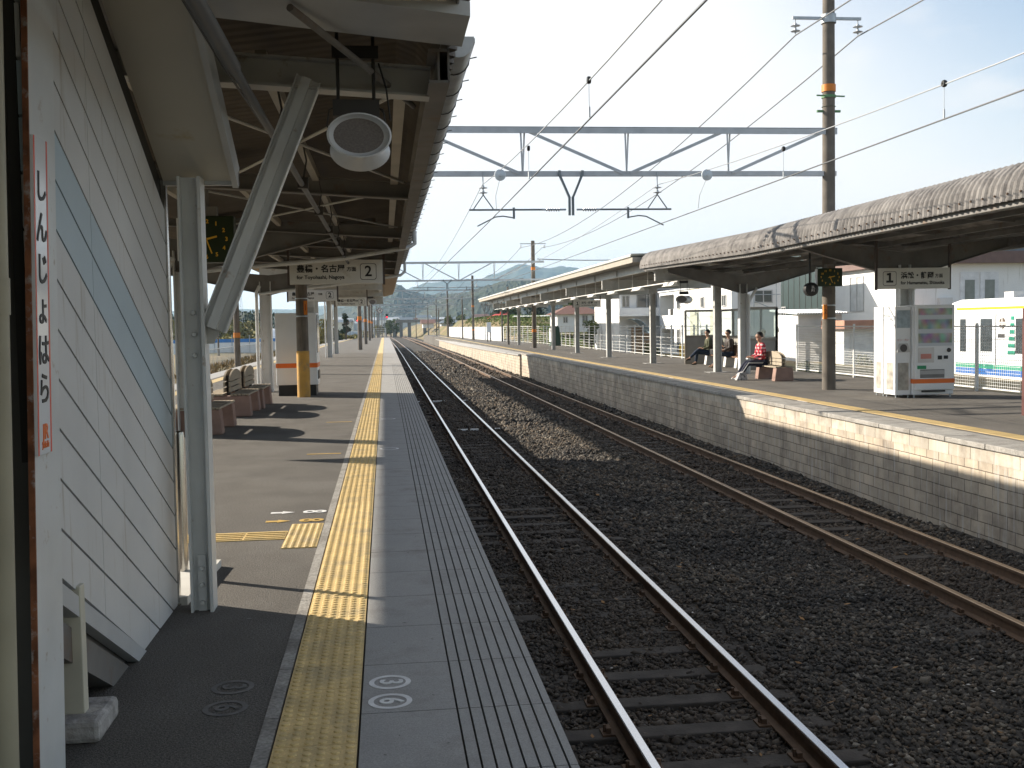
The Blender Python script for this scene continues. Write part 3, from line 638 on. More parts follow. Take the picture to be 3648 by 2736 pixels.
# --- lamps under far canopy
lampw = mat('lamp_white', (.85, .85, .82), .3, var=.02)
cd = wthing('lamp_conduit', (9.0, 60, 2.71), 'white conduit carrying the lamps under the right far canopy', 'conduit')
m = MB(); m.tube([(9.0, 32.5, 2.74), (9.0, 88, 2.74)], .022, 8)
for y in np.arange(34, 90, 2.3): m.tube([(9.0, y, 2.74), (9.0, y, 3.45)], .008, 5)
m.build('pipe', lampw, cd)
ordn = ['first', 'second', 'third', 'fourth', 'fifth', 'sixth', 'seventh', 'eighth', 'ninth', 'tenth', 'eleventh', 'twelfth']
lp = None
for i, y in enumerate([35.6, 40.3, 44.9, 49.5, 54.1, 58.8, 63.4, 68, 72.6, 77.2, 81.8, 86.4]):
    if lp is None:
        lp = thing('fluorescent_lamp', (9.0, y*.9375, 2.67), '', 'lamp', 'lamps under the right far canopy')
        MB().box(-.06, .06, -.62, .62, 0, .05).build('housing', lampw, lp)
        k = MB(); k.prism([(-.13, -.05), (.13, -.05), (.06, 0), (-.06, 0)], -.6, .6, 'Y'); k.build('reflector', lampw, lp)
        o = lp
    else: o = copy_tree(lp); o.location = (9.0, y*.9375, 2.67)
    o['label'] = 'white fluorescent lamp under the right far canopy, %s from the near end' % ordn[i]

# --- left near canopy
CLf = wthing('platform_canopy', (-2.7, 15, 0), 'dark-bottomed near left canopy with rafters and a gutter along its edge', 'canopy')
arcL = [(.40, 3.0), (.39, 3.12), (.35, 3.24), (.26, 3.34), (.12, 3.40)]
profL = [(-5.95, 3.15), (-5.93, 3.22), (-5.7, 3.36), (-5.3, 3.42), (-2.7, 3.02)]+arcL[::-1]
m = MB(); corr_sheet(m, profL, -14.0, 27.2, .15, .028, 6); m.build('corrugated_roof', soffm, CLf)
m = MB(); m.ibeam((.30, 5.5, 2.80), (.30, 27.2, 2.80), .10, .17); m.box(.345, .355, 5.5, 27.2, 2.72, 3.05); m.build('edge_beam', steeld, CLf)
m = MB(); m.box(.355, .363, 3, 27.2, 2.93, 3.1); m.box(-5.9, -5.86, 3, 27.2, 3.08, 3.16); m.build('fascia', steel, CLf)
m = MB(); m.bar((.12, 5.9, 2.87), (.12, 27, 2.87), .07, .03); m.bar((-.62, 5.9, 2.93), (-.62, 27, 2.93), .06, .08); m.bar((-1.4, 5.9, 2.93), (-1.4, 27, 2.93), .06, .08); m.bar((-2.1, 5.9, 2.9), (-2.1, 27, 2.9), .06, .08); m.build('purlins', mat('purlin_paint', (.42, .39, .33), .6), CLf)
for y in (5.87, 10.5, 15.1, 17.6, 20.4, 23.0, 25.6):
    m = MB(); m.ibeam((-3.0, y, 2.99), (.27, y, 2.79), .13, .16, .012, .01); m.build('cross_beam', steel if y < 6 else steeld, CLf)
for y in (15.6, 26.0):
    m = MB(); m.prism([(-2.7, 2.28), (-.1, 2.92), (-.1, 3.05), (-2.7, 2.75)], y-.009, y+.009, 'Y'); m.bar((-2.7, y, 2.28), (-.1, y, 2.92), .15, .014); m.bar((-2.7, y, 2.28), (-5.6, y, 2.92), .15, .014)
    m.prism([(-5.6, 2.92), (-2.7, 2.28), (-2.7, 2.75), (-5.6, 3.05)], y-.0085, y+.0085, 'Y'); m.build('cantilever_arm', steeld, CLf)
    m = MB(); m.ibeam((-2.78, y, 0), (-2.78, y, 2.6), .24, .26, .016, .012, up=(1, 0, 0)); m.build('column', steelw, CLf)
    m = MB(); m.tube([(-2.98, y-.1, 0), (-2.98, y-.1, 2.35), (-2.9, y-.1, 2.5)], .04, 10); m.build('downpipe', steelw, CLf)
# bracing rods
m = MB()
for a, b in (((.2, 6.2, 2.86), (-1.4, 10.2, 2.88)), ((-1.4, 6.2, 2.88), (.2, 10.2, 2.84)), ((.2, 10.8, 2.85), (-2.0, 14.9, 2.9)), ((-2.0, 10.8, 2.9), (.2, 14.9, 2.85)), ((.2, 15.4, 2.85), (-2.0, 17.4, 2.9)), ((-1.6, 15.4, 2.88), (.2, 20.2, 2.85)), ((-2.2, 20.6, 2.9), (.2, 25.4, 2.85))): m.tube([a, b], .012, 6)
m.build('bracing', steel, CLf)
# the H column next to the stair with its diagonal brace
C1 = wthing('canopy_column', (-.99, 5.85, 0), 'pale grey H-shaped steel column with bolts and a long diagonal brace beside the stair', 'column')
m = MB(); m.box(-1.052, -1.040, 5.78, 5.92, 0, 2.29); m.box(-.952, -.935, 5.78, 5.92, 0, 2.29); m.box(-1.040, -.952, 5.835, 5.865, 0, 2.29); m.build('shaft', steelw, C1)
m = MB()
m.box(-1.018, -.974, 5.82, 5.834, .0, .30)
m.build('foot_plate', steelw, C1)
m = MB()
for z in (.045, .14, .23, 1.36, 1.47, 1.585): m.lathe([(.001, -.02), (.010, -.02), (.014, -.012), (.014, 0)], (-.996, 5.833 if z > 1 else 5.82, z), 'Y', 10)
m.build('bolts', steelw, C1, smooth=True)
m = MB()
a = Vector((-.895, 5.83, 1.50)); b = Vector((-.365, 5.83, 2.80)); d = (b-a).normalized(); nn = Vector((d.z, 0, -d.x))
w = .125
m.bar(a+nn*.0, b+nn*.0, .008, w, up=nn)      # face plate
m.bar(a+nn*(w/2), b+nn*(w/2), .07, .008, up=nn); m.bar(a-nn*(w/2), b-nn*(w/2), .07, .008, up=nn)
m.bar(a-nn*.01+Vector((0, -.018, 0)), b-nn*.01+Vector((0, -.018, 0)), .03, .05, up=nn)
m.build('brace', steelw, C1)
m = MB(); m.prism([(-.935, 1.42), (-.90, 1.42), (-.80, 1.62), (-.82, 1.75), (-.935, 1.60)], 5.842, 5.852, 'Y'); m.build('gusset', steel, C1)
# overpass girder crossing under the roof, ceiling and lamp
OG = wthing('overpass_girder', (-.2, 5.0, 2.9), 'wide pale grey girder crossing overhead beside the gutter end', 'girder')
MB().prism([(-.765, 4.45), (.415, 4.92), (.415, 5.46), (-.765, 4.99)], 2.885, 2.95, 'Z').build('box_girder', girderm, OG)
MB().box(-3.0, .43, 2.5, 4.85, 3.02, 3.08).build('ceiling_panel', mat('beige_ceiling', (.42, .36, .28), .8, var=.08), OG)
o = wthing('fluorescent_lamp', (0, 4.3, 2.85), 'rust-spotted white lamp fitting at the top edge above the grey girder', 'lamp')
MB().box(-.62, .285, 4.26, 4.52, 2.83, 2.90).build('housing', mat('rusty_white', (.55, .50, .40), .6, var=.1, dirt=(.35, .15, .05), dirt_amt=.15, dscale=9), o)
o = wthing('angle_brace_bar', (-.2, 5.2, 2.8), 'grey round bar slanting down from the girder to the canopy edge', 'bar')
m = MB(); m.tube([(-.37, 4.75, 2.86), (.02, 5.75, 2.78), (.20, 6.5, 2.80)], .017, 10); m.build('rod', steeld, o, smooth=True)
# unseen footbridge the stair implies, added to cut sky fill, and its upper flight
FB = wthing('footbridge', (5, -4, 4.9), 'covered footbridge behind the viewer, unseen and added to cut sky fill', 'footbridge')
MB().box(-6, 15, -6.5, -3.2, 4.7, 5.0).build('deck', girderm, FB); MB().box(-6, 15, -3.3, -3.2, 5.0, 7.4).build('wall', whitep, FB); MB().box(-6, 15, -6.5, -6.4, 5.0, 7.4).build('wall', whitep, FB); MB().box(-6.2, 15.2, -6.8, -2.9, 7.4, 7.6).build('roof', steel, FB)
m = MB(); m.prism([(3.3, wz(3.3, 2.44)), (3.3, 2.9), (-3.2, 5.0), (-3.2, wz(-3.2, 2.44)+.0)], -2.94, -1.45, 'X'); m.build('upper_flight', MATS['web_shade_tone'], ST)  # flight shares the web's dark colour, which stands for shade
# gutter with wire hooks
G = wthing('rain_gutter', (.5, 15, 3.0), 'half-round grey rain gutter on hooks along the left canopy edge', 'gutter')
m = MB(); pr = []
for k in range(9): a = math.pi*k/8; pr.append((.455-.095*math.cos(a), 3.13-.095*math.sin(a)))
ins = [(x*.95+.455*.05, z+.006) for x, z in pr[::-1]]
m.prism(pr+ins, 6.3, 27.0, 'Y'); m.build('channel', galv, G, smooth=True)
m = MB(); m.prism(pr+[(.55, 3.155), (.36, 3.155)], 6.285, 6.299, 'Y'); m.build('end_cap', galv, G)
m = MB(); m.box(.538, .556, 6.3, 27, 3.125, 3.15); m.build('lip', galv, G)
m = MB()
for y in np.arange(6.7, 27, .62):
    p = []
    for k in range(9): a = math.pi*k/8; p.append((.455-.100*math.cos(a), y, 3.13-.100*math.sin(a)))
    m = MB(); m.tube([(.35, y, 3.10)]+p+[(.60, y, 3.14)], .004, 5); m.build('hook', dark, G)
# drain pipes
for nm, pts, lb in (('drainpipe', [(.50, 25.6, 3.0), (.50, 25.6, 2.78), (.40, 25.6, 2.70), (-.6, 25.6, 2.55), (-2.3, 25.6, 2.37), (-2.9, 25.7, 2.3)], 'pale drain pipe running from the gutter down behind the platform 2 sign'),
                    ('drainpipe', [(.50, 17.2, 3.0), (.50, 17.2, 2.80), (.40, 17.2, 2.74), (-.6, 17.2, 2.58), (-2.9, 15.8, 2.30)], 'pale drain pipe crossing above the platform 2 sign')):
    o = wthing(nm, pts[2], lb, 'pipe', 'canopy drain pipes'); m = MB(); m.tube(pts, .035, 10); m.build('pipe', steelw, o, smooth=True)
o = wthing('conduit', (-.6, 10, 2.6), 'long dark conduit pipe running under the left canopy rafters', 'pipe')
m = MB(); m.tube([(-.61, 2.5, 2.62), (-.61, 4.72, 2.60)], .032, 14); m.tube([(-.61, 4.72, 2.60), (-.60, 20, 2.60)], .021, 10); m.build('pipe', mat('conduit_grey', (.10, .105, .11), .5), o, smooth=True)
m = MB()
for y in (6.5, 8.5, 10.5, 12.5, 14.5, 16.5): m = MB(); m.tube([(-.60, y, 2.62), (-.57, y, 2.78), (-.60, y, 2.95)], .007, 5); m.box(-.64, -.56, y-.03, y+.03, 2.57, 2.65); m.build('clamp', dark, o)
o = wthing('cable_bundle', (-.68, 4, 2.66), 'thin black cables tied along the dark conduit', 'cable')
m = MB(); m.tube([(-.68, 2.4, 2.72), (-.665, 5, 2.70), (-.66, 9, 2.66), (-.64, 15, 2.68)], .008, 5); m.tube([(-.70, 2.4, 2.70), (-.69, 5, 2.67), (-.65, 9, 2.69)], .006, 5); m.build('strands', black, o)

# --- left far canopy
CG = wthing('platform_canopy', (-1.8, 45, 0), 'left far canopy with tan underside ending before the platform tip', 'canopy')
m = MB(); corr_sheet(m, [(-4.5, 3.87), (-4.4, 3.90), (-1, 3.80), (.5, 3.86), (.66, 3.82)], 27.6, 62.8, .19, .028, 4, .03); m.build('roof_sheet', flatroof, CG)
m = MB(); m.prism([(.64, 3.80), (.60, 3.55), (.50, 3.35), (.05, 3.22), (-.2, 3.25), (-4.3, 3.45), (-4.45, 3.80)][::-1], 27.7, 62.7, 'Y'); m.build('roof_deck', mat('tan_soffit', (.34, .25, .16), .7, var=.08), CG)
m = MB(); m.ibeam((-.15, 27.7, 3.1), (-.15, 62.5, 3.1), .13, .24); m.build('edge_beam', steel, CG)
for y in (29.5, 38, 46.5, 55, 62.4):
    m = MB(); m.ibeam((-3.3, y, 2.96), (-.05, y, 2.96), .12, .34); m.build('cross_beam', steel, CG)
for x, y in ((-2.35, 35.2), (-2.72, 43.5), (-2.75, 54.6), (-2.75, 62)):
    m = MB(); m.ibeam((x, y, 0), (x, y, 2.82), .20, .22, .016, .012, up=(1, 0, 0)); m.build('column', steelw, CG)
    m = MB(); m.tube([(x-.2, y, 0), (x-.2, y, 2.8)], .035, 8); m.build('downpipe', steelw, CG)

# ------------------------------------------------------------------ hanging signs
def hang_sign(x0, x1, y, z0, z1, top, label, big, kan, rom, num_left, ty=None):
    o = wthing('direction_sign', ((x0+x1)/2, y, z0), label, 'sign', 'hanging platform signs')
    MB().box(x0, x1, y-.05, y+.05, z0, z1).build('board', signw, o, bevel=.004)
    for x in (x0-.02, x1+.02):
        m = MB(); m.box(x-.02, x+.02, y-.03, y+.03, z0-.02, top); m.build('hanger', mat('hanger_brown', (.09, .07, .06), .6), o)
    w, h = x1-x0, z1-z0; cx = (x0+.07*w+h*.33) if num_left else (x1-.07*w-h*.33); cz = (z0+z1)/2; s = h*.34
    m = MB(); yy = y-.0525
    pts = []
    for (sx, sz) in ((1, 1), (-1, 1), (-1, -1), (1, -1)):
        for k in range(5):
            a0 = {(1, 1): 0, (-1, 1): 90, (-1, -1): 180, (1, -1): 270}[(sx, sz)]; a = R(a0+k*22.5)
            pts.append((cx+sx*(s-.04)+.04*math.cos(a), cz+sz*(s-.04)+.04*math.sin(a)))
    n = len(pts); vs = [(a, yy, b) for a, b in pts]+[(cx+(a-cx)*.94, yy, cz+(b-cz)*.94) for a, b in pts]
    m.add(vs, [(i, (i+1)%n, n+(i+1)%n, n+i) for i in range(n)]); m.build('number_frame', black, o)
    text(big, h*(.62 if big == '2' else .56), mfront(cx, yy, cz), black, o, 'number', fat=h*(.012 if big == '2' else .03))
    tx = (cx+s+.06*w) if num_left else (x0+.075*w)
    text(kan[0], h*.335, mfront(tx, yy, cz+h*.12), black, o, 'lettering', fat=h*.009, align='LEFT', sx=1.0)
    text(kan[1], h*.205, mfront(tx+w*(.535 if not num_left else .475), yy, cz+h*.10), black, o, 'lettering', fat=h*.003, align='LEFT')
    text(rom, h*.215, mfront(tx, yy, cz-h*.22), black, o, 'lettering', fat=h*.005, align='LEFT', sx=1.0)
    return o
LK, LRm = ('豊橋・名古屋', '方面'), 'for Toyohashi, Nagoya'
RK, RRm = ('浜松・静岡', '方面'), 'for Hamamatsu, Shizuoka'
hang_sign(-1.60, -.015, 18.9, 2.245, 2.655, 2.95, 'large white hanging sign with number 2 under the left near canopy', '2', LK, LRm, False)
hang_sign(-1.77, -.64, 40, 2.265, 2.58, 2.9, 'small distant hanging sign with number 2 between the left platform columns', '2', LK, LRm, False)
hang_sign(-2.42, -1.2, 28, 2.18, 2.46, 2.9, 'white hanging sign half hidden behind the orange-tagged concrete pole', '2', LK, LRm, False)
hang_sign(10.22, 11.80, 21.5, 2.10, 2.535, 3.1, 'white hanging sign with number 1 above the vending machine', '１', RK, RRm, True)
hang_sign(10.22, 11.70, 58, 2.37, 2.75, 3.0, 'distant hanging sign with number 1 between the right platform columns', '１', RK, RRm, True)
hang_sign(-5.2, -3.6, 14.9, 2.2, 2.62, 2.95, 'hanging sign over the far side of the left platform, hidden by the stair', '3', LK, LRm, False)

# ------------------------------------------------------------------ clocks
clockm = mat('clock_face', (.018, .03, .010), .35, var=.1); clockd = mat('clock_digits', (.75, .42, .03), .5)
def clock(x, y, z, w, h, label, rod):
    o = wthing('platform_clock', (x, y, z), label, 'clock', 'hanging platform clocks')
    MB().box(x-w/2, x+w/2, y-.07, y+.07, z-h/2, z+h/2).build('case', clockm, o, bevel=.01)
    m = MB(); m.box(x-w/2-.012, x-w/2, y-.06, y+.06, z-h/2+.02, z+h/2-.02); m.build('side_panel', whitev, o)
    rx, rz = w*.36, h*.38; yy = y-.0725
    for k in range(1, 13):
        a = R(90-30*k); text(str(k), .060*w/.6, mfront(x+rx*math.cos(a), yy, z+rz*math.sin(a)), clockd, o, 'numeral', fat=.0015)
    m = MB()
    for a, l, wd in ((R(90-30*2.45), .55, .020), (R(90-6*27), .85, .014)):
        d = Vector((math.cos(a)*rx, 0, math.sin(a)*rz)); c = Vector((x, yy-.003, z)); m.bar(c-d*.18, c+d*l, wd*w/.6, .003, up=(0, 1, 0))
    m.build('hands', clockd, o)
    m = MB(); m.box(x-.10, x+.10, y-.05, y+.05, z+h/2, z+h/2+.09); m.tube([(x, y, z+h/2+.09), (x, y, rod)], .02, 8); m.build('hanger', steeld, o)
clock(10.24, 24.0, 2.46, .60, .42, 'green-black clock with amber numerals beside the round disc on the right platform', 3.1)
clock(-1.66, 10.6, 2.35, .52, .44, 'green-black clock with amber numerals behind the diagonal brace', 2.95)
o = wthing('platform_disc', (9.81, 24, 2.2), 'round black disc marked 2L P1 hanging beside the right platform clock', 'marker')
m = MB(); m.lathe([(.001, -.10), (.10, -.10), (.155, -.06), (.16, 0), (.155, .10), (.001, .12)], (9.81, 24, 2.19), 'Y', 24); m.build('lamp_body', black, o, smooth=True)
MB().tube([(9.78, 24, 2.33), (9.78, 24, 3.1)], .025, 8).build('rod', black, o)
text('2L', .085, mfront(9.82, 23.896, 2.235), whitev, o); text('P1', .085, mfront(9.82, 23.896, 2.155), whitev, o)

# ------------------------------------------------------------------ loudspeakers
def speaker_pair(x, y, z, label, s=1.0, a=0):
    o = thing('loudspeaker', (x, y, z), label, 'loudspeaker', 'platform loudspeakers', rz=a); sw = mat('speaker_white', (.62, .64, .66), .4, var=.03)
    def horn(sgn, dz, parent, tilt):
        pr = [(.001, .12), (.085, .12), (.095, .02), (.105, -.03), (.14, -.10), (.172, -.145), (.176, -.155), (.165, -.158), (.152, -.13), (.135, -.12)]
        m = MB(); m.lathe([(r_*s, y_*s) for r_, y_ in pr], (0, 0, 0), 'Y', 36); h = m.build('horn', sw, parent, smooth=True)
        h.location = (0 if sgn > 0 else .02, .10*sgn*-1*s+(-.02), dz); h.rotation_euler = (R(tilt), 0, R(7) if sgn > 0 else R(184)); h.scale = (1, 1, .68)
        m = MB(); m.disc((0, -.122*s, 0), .137*s, 'Y', 32); g = m.build('grille', mat('grille_grey', (.16, .145, .14), .6, var=.25, scale=90), h); return h
    horn(1, 0, o, 5); horn(-1, -.01*s, o, 3)
    m = MB(); m.box(-.13*s, .13*s, -.04, .05, .135*s, .225*s); m.build('terminal_box', dark, o)
    m = MB()
    for sx in (-.10, .10): m.tube([(sx*s, 0, .20*s), (sx*s, .0, .62*s)], .009, 6)
    m.box(-.13*s, .13*s, -.014, .014, .46*s, .53*s); m.build('bracket', black, o)
    m = MB()
    for sx in (-1, 1): m = MB(); m.tube([(sx*.09*s, -.02, .20*s), (sx*.15*s, -.03, .17*s), (sx*.165*s, -.03, .08*s), (sx*.13*s, 0, .03*s), (sx*.10*s, .02, .06*s)], .004, 5); m.build('cable', black, o)
    m = MB()
    m.tube([(.10*s, .01, .22*s), (.19*s, .01, .12*s), (.17*s, .01, .30*s), (.13*s, .01, .44*s)], .005, 5); m.build('cable', black, o)
    return o
speaker_pair(-.118, 5.60, 2.440, 'white double horn loudspeaker hanging on a black bracket under the left canopy', .90)
speaker_pair(11.32, 40.0, 2.35, 'white horn loudspeaker under the right canopy above the waiting shelter', 1.3, R(-35))
speaker_pair(-.62, 48, 2.6, 'small far horn loudspeaker beside the distant number 2 sign', 1.1, R(20))

# ------------------------------------------------------------------ catenary
def pole(x, y, z0, z1, r, label, m_, bands=(), yellowbase=None, name='catenary_pole'):
    o = wthing(name, (x, y, z0), label, 'pole', 'concrete poles along the platforms')
    MB().tube([(x, y, z0), (x, y, z1)], [r, r*.86], 20).build('shaft', m_, o, smooth=True)
    for (zb, h, mm) in bands: MB().tube([(x, y, zb), (x, y, zb+h)], r+.006, 20).build('band', mm, o, smooth=True)
    if yellowbase: MB().tube([(x, y, z0), (x, y, yellowbase)], r+.004, 20).build('painted_foot', polem, o, smooth=True)
    return o
greenm = mat('green_clamp', (.10, .22, .10), .6)
P1 = pole(10.28, 24.1, RF, 9.6, .155, 'tall concrete pole standing beside the vending machine on the right platform', concp2, ((6.72, .16, orange2), (6.58, .06, greenm), (5.88+.5, .0001, greenm), (1.50, .03, galv), (1.80, .03, galv)))
MB().box(10.09, 10.17, 23.93, 24.0, 1.50, 1.83).build('number_tag', orange2, P1)
text('2', .14, mfront(10.13, 23.925, 1.67), black, P1)
m = MB(); m.bar((10.0, 24.1, 6.28), (10.56, 24.1, 6.28), .05, .05); m.bar((9.95, 24.0, 6.62), (10.62, 24.0, 6.60), .03, .03); m.build('clamp', greenm, P1)
def disc_ins(mb, c, s=1.0, n=2):
    for k in range(n):
        mb.lathe([(.001, .06*s), (.03*s, .05*s), (.035*s, .015*s), (.105*s, 0), (.11*s, -.012*s), (.03*s, -.02*s), (.02*s, -.05*s)], (c[0], c[1], c[2]-.12*s*k), 'Z', 16)
insm = mat('insulator', (.40, .43, .46), .25, var=.05)
m = MB(); m.bar((9.40, 24.05, 8.37), (11.03, 24.05, 8.37), .06, .06); m.lathe([(.17, -.1), (.17, .1)], (10.28, 24.1, 8.37), 'Z', 16); m.build('cross_arm', galv, P1)
for x in (9.47, 10.96):
    b = MB(); disc_ins(b, (x, 24.05, 8.20)); b.tube([(x, 24.05, 8.37), (x, 24.05, 8.0)], .012, 6); b.build('insulator', insm, P1, smooth=True)
PF = pole(-1.775, 23.70, 0, 3.6, .135, 'concrete pole with worn yellow foot and orange tag standing by the white cabinet', concp, ((1.74, .02, galv), (2.12, .02, galv)), 1.0)
MB().box(-1.72, -1.645, 23.555, 23.58, 1.78, 2.08).build('number_tag', orange2, PF)
text('1', .2, mfront(-1.685, 23.552, 1.93), mat('tag_dark', (.35, .08, .02), .6), PF)
Rx = [(10.2, 73.5), (9.78, 119.7), (9.03, 154)]
pole(10.2, 73.5, RF, 7.2, .15, 'dark concrete pole rising through the far right canopy', concp, ((5.2, .2, orange2), (.95, .2, orange2)))
pole(9.78, 119.7, RF, 7.0, .15, 'dark concrete pole beyond the right canopy with a street lamp on it', concp, ((3.5, .2, orange2), (.9, .15, orange2)))
pole(8.95, 154, RF-.2, 6.6, .15, 'dark concrete pole near the tip of the right platform', concp)
for i, (x, y) in enumerate(((-1.64, 71.8), (-1.66, 94.5), (-1.675, 119.6), (-1.68, 142.8))):
    pole(x, y, 0, 3.4+i*.9, .14, 'dark concrete pole on the left platform, %s of the receding row' % ordn[i], concp, ((1.95, .25, orange2),))
ANG = mat('portal_steel', (.45, .47, .49), .5, .2, var=.1, scale=4, dirt=(.35, .2, .12), dirt_amt=-.04, dscale=9)
def portal(y, xl, xr, zt, zb, label, hang=True, dx=0, thin=1.0, step=2.45, x0v=1.3):
    o = wthing('catenary_portal', ((xl+xr)/2, y, zb), label, 'portal', 'steel portal beams over the tracks')
    m = MB(); m.box(xl, xr, y-.09, y-.075, zt-.07*thin, zt+.07*thin); m.box(xl, xr, y-.09, y+.09, zt+.062*thin, zt+.078*thin); m.build('upper_chord', ANG, o)
    m = MB(); m.box(xl, xr, y-.05, y-.035, zb-.05*thin, zb+.05*thin); m.box(xl, xr, y-.05, y+.05, zb-.062*thin, zb-.05*thin); m.build('lower_chord', ANG, o)
    vxs = [x0v+dx+step*i for i in range(-2, 3)]; mid = x0v+dx+step
    for x in vxs:
        if not (xl < x < xr-.6): continue
        m = MB(); m.bar((x, y-.06, zb), (x-.03, y-.06, zt), .04, .012, up=(0, 1, 0)); m.bar((x+.02, y+.05, zb), (x+.07, y+.05, zt), .04, .012, up=(0, 1, 0)); m.build('vertical', ANG, o)
    for i, x in enumerate(vxs+[vxs[-1]+step]):
        xa, xb = x-step, x
        if xb > xr+.1 or xa < xl-.1: continue
        za_, zb_ = (zt, zb) if xb <= mid+.1 else (zb, zt)
        m = MB(); m.bar((xa+.08, y-.065, za_), (xb-.08, y-.065, zb_), .07*thin, .012, up=(0, 1, 0)); m.build('diagonal', ANG, o)
    if hang:
        za = 4.05; cx = 4.22+dx
        m = MB(); m.bar((cx-.26, y-.07, zb+.06), (cx-.26, y-.07, zb-.05), .06, .06); m.bar((cx+.26, y-.07, zb+.06), (cx+.26, y-.07, zb-.05), .06, .06)
        m.bar((cx-.26, y-.07, zb-.03), (cx-.035, y-.07, za+.26), .07, .05); m.bar((cx+.26, y-.07, zb-.03), (cx+.035, y-.07, za+.26), .07, .05)
        m.bar((cx-.04, y-.07, za+.28), (cx-.04, y-.07, za-.13), .055, .05); m.bar((cx+.04, y-.07, za+.28), (cx+.04, y-.07, za-.13), .055, .05); m.build('hanger_frame', mat('portal_dark', (.16, .185, .20), .5), o)
        for s in (-1, 1):
            m = MB()
            for k in range(6): m.lathe([(.018, -.02), (.05, 0), (.018, .02)], (cx+s*(.28+.055*k), y-.07, za), 'X', 12)
            m.tube([(cx+s*.12, y-.07, za), (cx+s*.66, y-.07, za)], .022, 8); m.build('insulator', insm, o, smooth=True)
            m = MB(); m.tube([(cx+s*.66, y-.07, za), (cx+s*2.30, y-.07, za-.0)], .021, 8)
            xs_ = cx+s*1.30; m.bar((xs_, y-.07, za+.05), (xs_, y-.07, za-.20), .05, .03)
            m.tube([(xs_, y-.07, za-.18), (xs_+s*.25, y-.07, za-.14), (xs_+s*.42, y-.07, za-.16), (xs_+s*.70, y-.07, za-.30), (xs_+s*.82, y-.07, za-.36)], .015, 7)
            m.build('registration_arm', MATS['portal_dark'], o)
            xh = cx+s*1.98; m = MB(); disc_ins(m, (xh, y-.07, zb-.32), .9); m.tube([(xh, y-.07, zb+.02), (xh, y-.07, zb-.5)], .013, 6); m.build('insulator', insm, o, smooth=True)
            m = MB(); m.tube([(xh, y-.07, zb-.48), (xh-.22, y-.07, za+.02)], .014, 6); m.tube([(xh, y-.07, zb-.48), (xh+.22, y-.07, za+.02)], .014, 6); m.build('hanger_frame', MATS['portal_dark'], o)
    return o
def dxy(y): return float(curve_dx(y))
portal(24.1, -1.8, 10.45, 5.81, 4.86, 'nearest steel portal beam over both tracks, joined to the pole by the vending machine', x0v=3.13, step=2.37)
portal(72.5, -1.8, 10.8, 5.7, 4.52, 'second steel portal beam over the tracks, crossing in front of the hills', x0v=2.6, step=2.4, dx=0)
for i, y in enumerate((119.7, 154, 196, 240)):
    d = dxy(y); portal(y, -1.9+d, 10.2+d*.8, 5.4, 4.5, 'far steel portal beam over the tracks, %s beyond the right canopy' % ordn[i], dx=d, hang=i < 3, x0v=2.0)
for i, (x, y, h) in enumerate(((8.2, 172, 5.8), (7.8, 196, 5.6), (6.9, 240, 5.6), (10.2, 205, 4.8), (9.4, 131, 5.0), (11.3, 104, 4.3), (10.1, 88.2, 4.6))):
    pole(x, y, -1.3 if y > 160 else RF, h, .09 if i != 3 else .12, 'slim grey line pole right of the tracks, %s of the scattered slim poles' % ordn[i], concp2, name='line_pole')
for i, (x, y, h) in enumerate(((-.9, 170, 4.5), (-1.3, 190, 5.2), (-2.0, 215, 4.6), (-.6, 240, 5.5), (-2.5, 265, 5.2))):
    pole(x, y, -1.3, h, .09, 'slim grey line pole past the left platform end, %s in the cluster' % ordn[i], concp2, name='line_pole')
